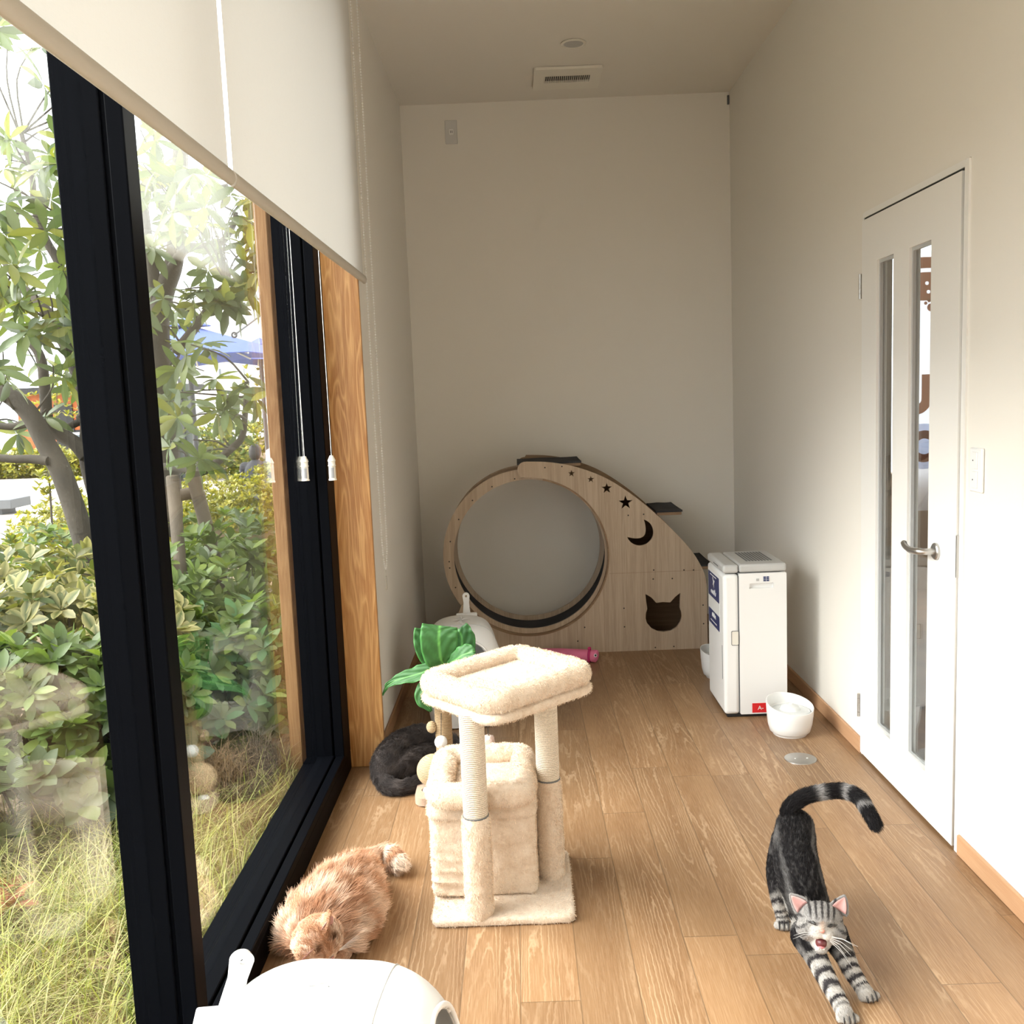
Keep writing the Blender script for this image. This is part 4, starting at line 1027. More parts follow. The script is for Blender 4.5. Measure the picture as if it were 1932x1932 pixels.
def shifted(pts, d): return [(p[0] + d[0], p[1] + d[1], p[2] + d[2], p[3]) for p in pts]
T.chain('hind_leg', shifted([zz(1486, 1590, .200, .044), zz(1470, 1640, .130, .034), zz(1468, 1690, .075, .021), zz(1474, 1722, .035, .0165), zz(1477, 1741, .014, .0155)], (0.040, 0.03, 0)), 1)
T.chain('front_leg', [zz(1522, 1765, .110, .038), zz(1540, 1806, .078, .0265), zz(1562, 1850, .050, .0215), zz(1582, 1888, .030, .0190), zz(1594, 1912, .018, .0185)], 1)
T.chain('front_leg_b', [zz(1572, 1762, .110, .034), zz(1592, 1800, .078, .0245), zz(1607, 1832, .050, .0205), zz(1622, 1856, .030, .0180), zz(1632, 1872, .018, .0180)], 1)
toes = []
def paw(px, py, dirp, r=0.0088):
    c = onz(px, py, 0.012); d = (onz(px + dirp[0], py + dirp[1], 0.012) - c).normalized(); s = Vector((d.y, -d.x, 0))
    for k in range(4):
        u = (k - 1.5) / 1.5; p = c + s * u * 0.0175 + d * (0.017 - 0.006 * u * u); p.z = 0.0100
        T.ball('paw', tuple(p), (r, r * 1.25, r * 1.05), (s, d, Vector((0, 0, 1))), tuple(d)); toes.append((p, d, s, r))
paw(1597, 1914, (8, 18)); paw(1635, 1873, (14, 16)); paw(1478, 1741, (2, 16))
hc_ = onz(1549, 1744, .178); HC = Vector((hc_.x, hc_.y, hc_.z))
toc = (Vector((0, 0, CAMH)) - HC).normalized()
HR, HU, HF = frame(toc * 0.62 + Vector((-0.10, -0.85, -0.05)) * 0.38, 0.06)
hp = lambda r, u, f: HC + HR * (-r) + HU * u + HF * f     # r>0: image right
HR = -HR                                                  # frame() gives image-left for a face looking at the camera
hp = lambda r, u, f: HC + HR * r + HU * u + HF * f
if HR.dot(Vector(tuple(CAM_R))) < 0: HR = -HR
AX = (HR, HU, HF)
bk = tuple(-HF * 0.7 + HU * 0.5)
T.ball('head', hp(0, 0.004, -0.010), (0.050, 0.045, 0.048), AX, bk)
T.ball('head', hp(-0.028, -0.012, 0.004), (0.028, 0.026, 0.030), AX, bk)
T.ball('head', hp(0.028, -0.012, 0.004), (0.028, 0.026, 0.030), AX, bk)
T.ball('head', hp(0, 0.012, 0.022), (0.030, 0.022, 0.022), AX, bk)
T.ball('muzzle', hp(-0.011, -0.014, 0.034), (0.0155, 0.0125, 0.015), AX, bk)
T.ball('muzzle', hp(0.011, -0.014, 0.034), (0.0155, 0.0125, 0.015), AX, bk)
T.ball('muzzle', hp(0.0, -0.002, 0.036), (0.010, 0.012, 0.012), AX, bk)
T.ball('chin', hp(0.0, -0.050, 0.024), (0.0145, 0.010, 0.013), AX, bk)
T.ball('chin', hp(0.0, -0.036, 0.008), (0.024, 0.022, 0.020), AX, bk)
T.ball('neck', hp(0.0, -0.005, -0.045), (0.044, 0.042, 0.045), AX, bk)
earL = (hp(-0.040, 0.028, -0.012), hp(-0.071, 0.054, -0.016)); earR = (hp(0.037, 0.032, -0.012), hp(0.052, 0.068, -0.016))
def ears(m):
    ear_shape(m, earL[0], earL[1], (HR * 0.62 + HU * 0.78).normalized(), HF, 0.021)
    ear_shape(m, earR[0], earR[1], (HR * 0.92 - HU * 0.35).normalized(), HF, 0.021)
tm = T.body('body', 0.0032, 5, ears)
names = np.array([x[0] for x in T.S]); tt = np.array([x[1] for x in T.S]); CT = np.array([x[2] for x in T.S])
lat = np.array(Vector((1, 0.05, 0)).normalized())
hcn, hr, hu, hf = (np.array(x) for x in (HC, HR, HU, HF))
def tabby_col(P, N, idx):
    nm = names[idx]; t = tt[idx]; n1 = nz(P, 40, 1.0); n2 = nz(P, 16, 5.0); n3 = nz(P, 130, 8.0)
    dark = np.array([0.0105, 0.0092, 0.0098]); grey = np.array([0.20, 0.19, 0.185]); pale = np.array([0.43, 0.405, 0.375]); white = np.array([0.66, 0.62, 0.57])
    def mixc(a, b, f): f = np.clip(f, 0, 1) * np.ones(len(P)); f = f[:, None]; return a * (1 - f) + b * f
    ss = lambda x, a, b: np.clip((x - a) / (b - a), 0, 1)
    x = ((P - CT[idx]) * lat).sum(1) + 0.006 * n2
    st = np.cos(x * 150.0 + 0.4 * n1)                               # stripes along the back
    sp = mixc(np.broadcast_to(dark, P.shape), grey, ss(st, 0.55, 1.0) * 0.6 * (np.abs(x) > 0.008) * ss(n2, -0.5, 0.1) + ss(n3, 0.1, 0.5) * 0.22)
    sw = np.cos((P @ np.array([0.5, 1.0, 1.2])) * 95 + 4.0 * n2 + x * 60)  # swirls on the flanks
    low = ss(CT[idx][:, 2] - P[:, 2], 0.012, 0.040)
    sp = mixc(sp, mixc(np.broadcast_to(dark, P.shape), pale, ss(sw, -0.1, 0.5) * 0.75), low)
    sh = ss(t, 0.62, 0.72) * (1 - ss(t, 0.76, 0.86)) * ss(n1, -0.2, 0.3); sp = mixc(sp, grey, sh * 0.55 * (nm == 'spine'))
    C = sp.copy()
    m = (nm == 'belly')[:, None]; C = np.where(m, mixc(mixc(np.broadcast_to(dark, P.shape), pale, ss(sw, -0.3, 0.5) * 0.75), pale, low * 0.7), C)
    band = lambda c, w: np.exp(-((t + 0.02 * n1 - c) / w) ** 2)
    tl = np.maximum.reduce([band(0.42, 0.028), band(0.60, 0.028), band(0.80, 0.022) * 0.8])
    C = np.where((nm == 'tail')[:, None], mixc(np.broadcast_to(dark, P.shape), grey * 1.5, tl * 1.1 + ss(n3, 0.3, 0.7) * 0.10), C)
    for nme, fr, ph in (('front_leg', 40.0, 0.6), ('front_leg_b', 38.0, 2.2), ('hind_leg', 44.0, 0.0)):
        bnd = np.sin(t * fr + ph + 3.4 * n2 + 1.6 * n1)
        base = mixc(np.broadcast_to(dark * 3.4, P.shape), pale * (1 + 0.15 * n3[:, None]), ss(bnd + 0.35 * n3, -0.40, 0.40))
        if nme == 'hind_leg': base = mixc(sp, base, ss(t, 0.35, 0.6))
        else: base = mixc(mixc(np.broadcast_to(dark, P.shape), grey, ss(n1, -0.1, 0.4) * 0.6), base, ss(t, 0.12, 0.30)); base = mixc(base, mixc(base, pale, 0.75), ss(t, 0.80, 0.92))
        C = np.where((nm == nme)[:, None], base, C)
    C = np.where((nm == 'paw')[:, None], mixc(np.broadcast_to(pale, P.shape), grey, ss(n1, 0.2, 0.6) * 0.5), C)
    # head
    q = P - hcn; r = q @ hr; u = q @ hu; f = q @ hf
    hd = np.isin(nm, ('head', 'muzzle', 'chin', 'neck'))
    g = mixc(np.broadcast_to(grey * 0.95, P.shape), pale, 0.15 + 0.35 * ss(n1 + 0.6 * n3, -0.2, 0.6))
    fs = np.cos(r * 560 / (1.0 + 6 * np.abs(u)) + 0.5 * n1); up = ss(u, 0.012, 0.024)
    g = mixc(g, dark * 2.0, ss(fs + 0.3 * n3, -0.05, 0.6) * up * 0.9 * (np.abs(r) < 0.034))
    g = mixc(g, grey * 0.8, ss(-f, 0.012, 0.035) * 0.8 * ss(u, -0.03, 0.01))
    ck = np.cos((u * 0.9 + np.abs(r) * 0.55) * 330 + 0.7 * n1); g = mixc(g, dark * 2.2, ss(ck + 0.3 * n3, 0.15, 0.75) * ss(np.abs(r), 0.026, 0.034) * (u < 0.016) * 0.85)
    mz = np.exp(-((np.abs(r) - 0.006) / 0.018) ** 2 - ((u + 0.026) / 0.022) ** 2) * ss(f, -0.002, 0.02); g = mixc(g, white, mz * 1.05)
    eb = np.exp(-((np.abs(r) - 0.021) / 0.012) ** 2 - ((u + 0.001) / 0.007) ** 2) * ss(f, 0.0, 0.02); g = mixc(g, pale * 1.1, eb * 0.7)
    el = np.exp(-((np.abs(r) - 0.020) / 0.010) ** 2 - ((u - 0.0075 + 0.10 * (np.abs(r) - 0.020)) / 0.0026) ** 2) * ss(f, 0.0, 0.015); g = mixc(g, dark, el * 1.4)
    br = np.exp(-(r / 0.006) ** 2) * ss(f, 0.02, 0.03) * (u > -0.012) * (u < 0.014); g = mixc(g, np.array([0.42, 0.31, 0.24]), br * 0.8)
    nk = ss(-f, 0.035, 0.055); g = mixc(g, mixc(np.broadcast_to(dark * 1.6, P.shape), grey, ss(n1, -0.1, 0.4)), nk)
    C = np.where(hd[:, None], g, C)
    return C
v_, nv_, _ = mesh_arrays(tm)
set_tint(tm, tabby_col(v_, nv_, T.near(v_)) * 0.85)
inner = lambda P: ((np.linalg.norm(P - np.array(earL[0] * 0.45 + earL[1] * 0.55), axis=1) < 0.022) | (np.linalg.norm(P - np.array(earR[0] * 0.45 + earR[1] * 0.55), axis=1) < 0.022))
def t_keep(P, N):
    q = P - hcn; r = q @ hr; u = q @ hu; f = q @ hf
    mouth = (r / 0.0125) ** 2 + ((u + 0.0345) / 0.014) ** 2 < 1
    nose = (np.abs(r) < 0.006) & (np.abs(u + 0.006) < 0.006) & (f > 0.03)
    return ~((mouth & (f > -0.01)) | nose | (inner(P) & (N @ hf > 0.1)))
def t_len(P, idx):
    nm = names[idx]; L = np.full(len(P), 0.011); L[nm == 'tail'] = 0.0155; L[np.isin(nm, ('muzzle', 'chin'))] = 0.0035; L[nm == 'head'] = 0.0065; L[nm == 'paw'] = 0.004; L[np.isin(nm, ('front_leg', 'front_leg_b', 'hind_leg'))] = 0.0075
    L[inner(P)] = 0.003
    return L
fur(tb, tm, T, 52000, 1, t_len, tabby_col, 0.72, 0.00032, 0.16, t_keep)
link('body', tm, 'skin_fur', tb, smooth=4)
# face and paws
def disc_on(c, nx, ny, nn, rx, ry, bulge, name, mat, parent, n=18):
    c, nx, ny, nn = map(Vector, (c, nx, ny, nn)); vs = [c + nn * bulge]; fs = []
    for j, q in ((1, 0.6), (2, 1.0)):
        for k in range(n): a = 2 * PI * k / n; vs.append(c + nx * rx * q * math.cos(a) + ny * ry * q * math.sin(a) + nn * bulge * (1 - q * q))
    vs.append(c - nn * abs(bulge) * 0.8); B = len(vs) - 1
    for k in range(n): fs += [(0, 1 + k, 1 + (k + 1) % n), (1 + k, 1 + n + k, 1 + n + (k + 1) % n, 1 + (k + 1) % n), (1 + n + k, B, 1 + n + (k + 1) % n)]
    return MB().add(vs, fs).build(name, mat, parent, smooth=4)
mo_ = MB(); mo_.ball((0, 0, 0), (0.0130, 0.0140, 0.0165), 20, 14)
mo_.v = [tuple(hp(x, -0.0345 + y, 0.0225 + z)) for x, y, z in mo_.v]; mouth = mo_.build('mouth', 'mouth_red', tb, smooth=4)
tg = MB(); tg.ball((0, 0, 0), (0.0078, 0.0035, 0.010), 14, 10); tg.v = [tuple(hp(x, -0.0425 + y, 0.0315 + z)) for x, y, z in tg.v]; tg.build('tongue', 'tongue', mouth, smooth=4)
th = MB()
for x in (-0.0055, -0.0018, 0.0018, 0.0055): th.ball(tuple(hp(x, -0.0455, 0.0365)), (0.0016, 0.0016, 0.0024), 8, 6)
th.build('teeth', 'tooth', mouth, smooth=4)
ns = MB(); ns.ball((0, 0, 0), (0.0062, 0.0046, 0.0045), 16, 10); ns.v = [tuple(hp(x * (1.0 if y > 0 else 0.75), -0.0055 + y, 0.0475 + z)) for x, y, z in ns.v]; ns.build('nose', 'nose_pink', tb, smooth=4)
for sx in (-1, 1):
    e = MB(); pts = [hp(sx * (0.0105 + 0.019 * k / 6), 0.0045 + 0.0030 * math.sin(k / 6 * PI * 0.9) + 0.001 * k / 6, 0.0405 - 0.0125 * (k / 6) ** 1.5) for k in range(7)]
    e.tube([tuple(p) for p in pts], [0.0010, 0.0026, 0.0034, 0.0034, 0.0030, 0.0022, 0.0010], 8); e.build('closed_eye', 'eye_dark', tb, smooth=4)
for (b0, t0_), sd in ((earL, (HR * 0.62 + HU * 0.78)), (earR, (HR * 0.92 - HU * 0.35))):
    sd = sd.normalized(); up_ = t0_ - b0; V = []; F = []
    for i in range(7):
        t = i / 6; hw = 0.019 * (1 - t ** 1.7) * 0.80 + 0.0008
        for k in range(5): u = k / 2 - 1; V.append(b0 + up_ * (0.06 + 0.84 * t) + sd * hw * u + HF * (0.0070 - 0.010 * (1 - u * u) * (1 - t)))
    for i in range(6):
        for k in range(4): F.append((i * 5 + k, i * 5 + k + 1, i * 5 + k + 6, i * 5 + k + 5))
    ie = MB().add(V, F).build('inner_ear', 'ear_pink', tb, smooth=4); s_ = ie.modifiers.new('thickness', 'SOLIDIFY'); s_.thickness = 0.001
wk = MB(); rnd = random.Random(4)
for sx in (-1, 1):
    for k in range(2 if sx * HR.dot(Vector(tuple(CAM_R))) < 0 else 6):
        p = hp(sx * 0.017, -0.014 - 0.002 * k, 0.044); d = (HR * sx * 0.85 + HU * (-0.25 - 0.13 * (k - 2) + rnd.uniform(-.1, .1)) + HF * 0.2).normalized(); L = rnd.uniform(0.045, 0.065)
        wk.tube([tuple(p), tuple(p + d * L * 0.5 + HU * 0.002), tuple(p + d * L - HU * 0.006)], [0.00035, 0.0003, 0.0001], 4)
wk = wk.build('whiskers', 'whisker', tb); wk['kind'] = 'stuff'
cg = MB()
for (p, d, s, r), (p2, _, _, _) in zip(toes, toes[1:]):
    if (p2 - p).length > 0.02: continue
    g = (p + p2) / 2 + d * r * 0.55; cg.tube([(g.x - d.x * 0.010, g.y - d.y * 0.010, 0.0235), (g.x, g.y, 0.0215), (g.x + d.x * 0.007, g.y + d.y * 0.007, 0.0135), (g.x + d.x * 0.0095, g.y + d.y * 0.0095, 0.006)], [0.0008, 0.0017, 0.0019, 0.0012], 6)
cg.build('toe_gap_shade', 'toe_shade', tb, smooth=4)['kind'] = 'stuff'  # dark strands laid between the toes, painting the shade there

# ---- ginger longhair, curled up under the window
gb = thing('cat', 'fluffy ginger cat lying curled up on the floor under the window', 'cat', tuple(onz(620, 1720, 0.0)))
G = Creature()
G.chain('spine', [zz(676, 1660, .058, .062), zz(662, 1676, .080, .080), zz(640, 1705, .090, .092), zz(615, 1735, .080, .080), zz(596, 1760, .066, .060)], -1)
G.chain('flank', [zz(690, 1705, .045, .045), zz(672, 1735, .045, .050), zz(648, 1770, .045, .042)], -1)
G.chain('haunch', [zz(620, 1690, .055, .055), zz(580, 1722, .050, .052), zz(560, 1760, .045, .045)], -1)
G.chain('tail', [zz(672, 1640, .050, .040), zz(696, 1622, .045, .026), zz(718, 1613, .042, .024), zz(738, 1617, .040, .026), zz(752, 1629, .036, .020)], 1)
G.chain('paw', [zz(650, 1790, .025, .022), zz(640, 1806, .018, .019), zz(628, 1815, .016, .017)], 1)
gc = onz(599, 1772, 0.112); GC = Vector(gc)
GF = Vector((0.62, -0.50, -0.42)).normalized(); GU = (Vector((-0.15, -0.25, 1.0)) - GF * Vector((-0.15, -0.25, 1.0)).dot(GF)).normalized(); GR_ = GF.cross(GU).normalized()
gp = lambda r, u, f: GC + GR_ * r + GU * u + GF * f
GA = (GR_, GU, GF); gbk = tuple(-GF)
G.ball('head', gp(0, 0, 0), (0.062, 0.052, 0.056), GA, gbk)
G.ball('head', gp(-0.026, -0.012, 0.016), (0.026, 0.022, 0.026), GA, gbk); G.ball('head', gp(0.026, -0.012, 0.016), (0.026, 0.022, 0.026), GA, gbk)
G.ball('muzzle', gp(0, -0.012, 0.044), (0.021, 0.015, 0.016), GA, gbk)
# ears sit where the photo shows them
e1b, e1t = onz(611, 1748, 0.150), onz(625, 1719, 0.200); e2b, e2t = onz(578, 1796, 0.148), onz(564, 1806, 0.190)
gaxis = (e1b - e2b).normalized()
def gears(m):
    ear_shape(m, e1b, e1t, (gaxis * 0.5 - GF * 0.5).normalized(), GF, 0.025); ear_shape(m, e2b, e2t, (gaxis * 0.5 + GF * 0.5).normalized(), GF, 0.023)
gm = G.body('body', 0.0045, 6, gears)
gn = np.array([x[0] for x in G.S]); gt = np.array([x[1] for x in G.S])
gcn, gr_, gu_, gf_ = (np.array(x) for x in (GC, GR_, GU, GF))
def ginger_col(P, N, idx):
    n1 = nz(P, 22, 2.0); n2 = nz(P, 60, 6.0); ss = lambda x, a, b: np.clip((x - a) / (b - a), 0, 1)[:, None]
    base = np.array([0.55, 0.32, 0.20]); lt = np.array([0.74, 0.56, 0.43]); dk = np.array([0.42, 0.21, 0.11]); wh = np.array([0.86, 0.75, 0.63])
    C = base + (lt - base) * ss(n1, -0.05, 0.4); C = C + (dk - C) * ss(-n1, 0.05, 0.45) * 0.7; C = C + (lt - C) * ss(n2, 0.2, 0.6) * 0.45
    tl = (gn[idx] == 'tail') ; C = np.where((tl & (gt[idx] > 0.55))[:, None], C + (wh - C) * 0.75 * ss(np.sin(gt[idx] * 16 - 8.0), -0.4, 0.5), C)
    q = P - gcn; r = q @ gr_; u = q @ gu_; f = q @ gf_; hd = np.isin(gn[idx], ('head', 'muzzle'))
    st = np.cos(r * 420 + n1 * 1.5); C = np.where(hd[:, None], C + (dk - C) * ss(st, 0.4, 0.9) * ss(f, 0.0, 0.02) * 0.7, C)
    ey = np.exp(-((np.abs(r) - 0.022) / 0.010) ** 2 - ((f - 0.036) / 0.006) ** 2) * (u > -0.01); C = np.where(hd[:, None], C + (dk * 0.35 - C) * np.clip(ey * 1.3, 0, 1)[:, None], C)
    C = np.where((gn[idx] == 'muzzle')[:, None], C + (wh - C) * 0.5, C)
    return C
v_, nv_, _ = mesh_arrays(gm); set_tint(gm, ginger_col(v_, nv_, G.near(v_)) * 0.8)
def g_len(P, idx):
    L = np.full(len(P), 0.044); nm = gn[idx]; L[nm == 'head'] = 0.012; L[nm == 'muzzle'] = 0.005; L[nm == 'tail'] = 0.030; L[nm == 'paw'] = 0.010
    d = np.minimum(np.linalg.norm(P - np.array(e1b * .5 + e1t * .5), axis=1), np.linalg.norm(P - np.array(e2b * .5 + e2t * .5), axis=1)); L[d < 0.024] = 0.006
    return L
fur(gb, gm, G, 60000, 2, g_len, ginger_col, 0.60, 0.00045, 0.20, None, 0.2, 0.65)
link('body', gm, 'skin_fur', gb, smooth=4)
disc_on(gp(0, -0.004, 0.060), GR_, GU, GF, 0.006, 0.0045, 0.003, 'nose', 'nose_pink', gb)
for e_b, e_t in ((e1b, e1t), (e2b, e2t)):
    up_ = e_t - e_b; sd = up_.cross(GF).normalized(); nn = sd.cross(up_).normalized(); nn = nn if nn.dot(GF) > 0 else -nn; V = []; F = []
    for i in range(6):
        t = i / 5; hw = 0.018 * (1 - t ** 1.7) + 0.0008
        for k in range(5): u = k / 2 - 1; V.append(e_b + up_ * (0.1 + 0.75 * t) + sd * hw * u + nn * 0.0085)
    for i in range(5):
        for k in range(4): F.append((i * 5 + k, i * 5 + k + 1, i * 5 + k + 6, i * 5 + k + 5))
    ie = MB().add(V, F).build('inner_ear', 'ear_pink', gb, smooth=4); s_ = ie.modifiers.new('thickness', 'SOLIDIFY'); s_.thickness = 0.001
for sx in (-1, 1):
    pts = [gp(sx * (0.012 + 0.018 * k / 5), 0.010 - 0.004 * (k / 5), 0.048 - 0.012 * (k / 5)) for k in range(6)]
    MB().tube([tuple(p) for p in pts], [0.0006, 0.0014, 0.0018, 0.0018, 0.0014, 0.0006], 8).build('closed_eye', 'eye_dark', gb, smooth=4)
wk = MB()
for sx in (-1, 1):
    for k in range(6):
        p = gp(sx * 0.016, -0.008, 0.052); d = (GR_ * sx * 0.9 + GU * (0.35 - 0.14 * k) + GF * 0.15).normalized(); L = rnd.uniform(0.05, 0.07)
        wk.tube([tuple(p), tuple(p + d * L * 0.5), tuple(p + d * L - GU * 0.004)], [0.0004, 0.0003, 0.0001], 4)
wk.build('whiskers', 'whisker', gb)['kind'] = 'stuff'

# ---- black cat, curled up behind the leafy post
kb = thing('cat', 'black cat curled asleep behind the leafy scratching post', 'cat', tuple(onz(770, 1440, 0.0)))
K = Creature()
K.chain('spine', [zz(728, 1458, .052, .052), zz(735, 1440, .070, .066), zz(758, 1418, .082, .074), zz(790, 1404, .085, .072), zz(822, 1402, .080, .062), zz(846, 1408, .070, .048)], -1)
K.chain('belly', [zz(738, 1460, .048, .048), zz(765, 1448, .056, .056), zz(795, 1436, .060, .058), zz(825, 1428, .055, .050)], -1)
K.chain('tail', [zz(722, 1462, .045, .040), zz(730, 1480, .034, .031), zz(752, 1486, .028, .026), zz(780, 1481, .026, .024), zz(806, 1470, .024, .021), zz(822, 1462, .022, .017)], 1)
K.ball('head', onz(858, 1418, .060), (0.046, 0.044, 0.042), None, (-1, 0, 0)); K.ball('head', onz(862, 1430, .045), (0.025, 0.022, 0.022), None, (-1, 0, 0))
kb1, kt1 = onz(852, 1404, .095), onz(850, 1394, .125); kb2, kt2 = onz(868, 1408, .090), onz(876, 1398, .118)
def kears(m): ear_shape(m, kb1, kt1, (1, 0, 0), (0, -1, 0), 0.018); ear_shape(m, kb2, kt2, (0.9, 0.2, -0.2), (0, -1, 0), 0.018)
km = K.body('body', 0.0045, 6, kears)
kn = np.array([x[0] for x in K.S])
def black_col(P, N, idx):
    n1 = nz(P, 30, 4.0); C = np.array([0.044, 0.037, 0.035]) + np.array([0.045, 0.036, 0.032]) * np.clip(n1 + 0.3, 0, 1)[:, None]; return C
v_, nv_, _ = mesh_arrays(km); set_tint(km, black_col(v_, nv_, K.near(v_)))
fur(kb, km, K, 30000, 3, lambda P, i: np.full(len(P), 0.019), black_col, 0.62, 0.0004, 0.25, None, 0.1, 0.6)
link('body', km, 'skin_fur', kb, smooth=4)
for sx in (-1, 1):
    c = onz(862, 1424, .055) + Vector((sx * 0.016, -0.034, 0.008)); MB().tube([tuple(c + Vector((-0.007, 0, 0))), tuple(c + Vector((0, -0.002, -0.002))), tuple(c + Vector((0.007, 0, 0)))], 0.0012, 6).build('closed_eye', 'eye_dark', kb, smooth=4)
MB().ball(onz(862, 1433, .048) + Vector((0, -0.020, 0)), (0.005, 0.003, 0.004), 10, 8).build('nose', 'eye_dark', kb, smooth=4)

# ---- short pile on the plush parts of the cat tree
def pile(o, n, seed, L=0.0065):
    me = o.data; v, nv, tr = mesh_arrays(me)
    v = v + np.array(wmat(o).translation)
    class One: pass
    c = One(); c.S = [('p', 0, v.mean(0), 0.1, np.array([0.0, 0.0, -1.0]))]; c.near = lambda P: np.zeros(len(P), int)
    m2 = me.copy(); m2.vertices.foreach_set('co', v.astype(np.float32).ravel()); m2.update()
    A = np.array([0.70, 0.53, 0.38]); B = np.array([0.84, 0.705, 0.56])
    f = fur(o, m2, c, n, seed, lambda P, i: np.full(len(P), L), lambda P, N, i: A + (B - A) * np.clip(0.5 + 1.1 * nz(P, 50, 2.0) + 0.5 * nz(P, 14, 6.0), 0, 1)[:, None], 0.35, 0.00045, 0.35, None, 0.0, 0.6)
    f.name = 'pile'; f['kind'] = 'stuff'; bpy.data.meshes.remove(m2)
for o in list(ct.children):
    k = {'base_board': 9000, 'hideaway_box': 16000, 'box_lid': 7000, 'lower_bed_rim': 14000, 'lower_bed_cushion': 5000, 'plush_sleeve': 6000, 'top_bed_board': 9000, 'top_bed_rim': 18000, 'top_bed_cushion': 7000}.get(o.name.split('.')[0])
    if k: pile(o, k, k)

# ------------------------------------------------------------------ outside: ground
GZ = -0.08
def mk_soil():
    t = NT('leaf_strewn_soil'); v = t.obj()
    a = t.noise(v, 30, 4, 0.7); b = t.noise(v, 4, 3)
    c = t.mix(t.ramp(a, [(0.35, 0.0), (0.7, 1.0)]), (0.075, 0.050, 0.030), (0.25, 0.165, 0.095))
    c = t.mix(t.ramp(b, [(0.4, 0.0), (0.65, 0.7)]), c, (0.16, 0.14, 0.055))
    t.pbr(c, 0.95, t.bump(a, 0.8, 0.02)); return t.m
MT['soil'] = mk_soil()
def mk_pave():
    t = NT('pale_paving'); v = t.obj()
    b = t.n('TexBrick', {'Vector': v, 'Color1': (0.52, 0.47, 0.42, 1), 'Color2': (0.45, 0.40, 0.36, 1), 'Mortar': (0.33, 0.29, 0.26, 1), 'Scale': 4.0, 'Mortar Size': 0.012})
    t.pbr(b.outputs[0], 0.9); return t.m
MT['paving'] = mk_pave()
struct(MB().box(-14, -0.86, -4, 60, GZ - 0.2, GZ).build('garden_ground', 'soil'))
struct(MB().box(-9.5, -4.4, 5, 22.5, GZ, GZ + 0.03).box(-14, -4.4, 12.6, 22.5, GZ, GZ + 0.029).box(-4.4, -2.0, 13.6, 17.5, GZ, GZ + 0.028).build('pavement', 'paving'))
struct(MB().box(-40, -14, -4, 60, GZ - 0.21, GZ - 0.01).build('plaza_ground', 'paving'))

# ------------------------------------------------------------------ outside: leaves
LT = np.array([0.0, 0.28, 0.58, 0.84, 1.0])
LW = np.array([0.10, 0.78, 1.0, 0.62, 0.04])
def leaves(base, dirs, nrm, length, width, color, rng, edge=None, droop=0.18, fold=0.25):
    """many folded, drooping leaves as one mesh; all arguments per leaf arrays"""
    n = len(base); d = dirs / np.linalg.norm(dirs, axis=1, keepdims=True)
    s = np.cross(d, nrm); s /= np.maximum(np.linalg.norm(s, axis=1, keepdims=True), 1e-6); u = np.cross(s, d)
    V = np.zeros((n, 15, 3), np.float32); Cc = np.zeros((n, 15, 3), np.float32)
    for i in range(5):
        c = base + d * (length * LT[i])[:, None] - u * (length * droop * LT[i] ** 2)[:, None] * np.sign(u[:, 2:3] + 1e-6)
        w = width * LW[i]
        V[:, i * 3] = c - s * w[:, None] + u * (w * fold)[:, None]; V[:, i * 3 + 1] = c; V[:, i * 3 + 2] = c + s * w[:, None] + u * (w * fold)[:, None]
    e = color if edge is None else edge
    for i in range(5):
        Cc[:, i * 3] = e; Cc[:, i * 3 + 1] = color * (1.12 if edge is None else 1.0); Cc[:, i * 3 + 2] = e
    q = []
    for i in range(4):
        a = i * 3; q += [(a, a + 1, a + 4, a + 3), (a + 1, a + 2, a + 5, a + 4)]
    F = (np.array(q)[None] + (np.arange(n) * 15)[:, None, None]).reshape(-1, 4)
    return V.reshape(-1, 3), F, Cc.reshape(-1, 3)
def palette(rng, n, cols, jit=0.18):
    c = np.array(cols)[rng.integers(0, len(cols), n)]
    return c * 0.72 * (1 + jit * rng.standard_normal((n, 1))).clip(0.5, 1.6)
def whorls(centers, axis, rng, per=(6, 10), L=(0.09, 0.13), W=0.2, spread=(0.7, 1.35), cols=None, edge=None, droop=0.2):
    B = []; D = []; Nn = []; LL = []
    for c, ax in zip(centers, axis):
        ax = Vector(ax).normalized(); o = np.array(ax.orthogonal().normalized()); p = np.cross(np.array(ax), o); axn = np.array(ax)
        k = rng.integers(per[0], per[1]); a0 = rng.random() * 6.28
        for j in range(k):
            a = a0 + j * 2.4; th = rng.uniform(*spread)
            r = np.cos(a) * o + np.sin(a) * p
            d = axn * math.cos(th) + r * math.sin(th)
            B.append(np.array(c) - axn * 0.012 * (j / k) + r * 0.004); D.append(d); Nn.append(axn * math.sin(th) - r * math.cos(th)); LL.append(rng.uniform(*L))
    B, D, Nn, LL = map(np.array, (B, D, Nn, LL)); n = len(B)
    col = palette(rng, n, cols); ed = None
    if edge is not None:
        m = rng.random(n) < edge[1]; ed = np.where(m[:, None], np.array(edge[0])[None] * (1 + 0.1 * rng.standard_normal((n, 1))), col)
    return leaves(B, D, Nn, LL, LL * W, col, rng, ed, droop)
def merge(parts):
    V = []; F = []; C = []; o = 0
    for v, f, c in parts: V.append(v); F.append(f + o); C.append(c); o += len(v)
    return np.concatenate(V), np.concatenate(F), np.concatenate(C)

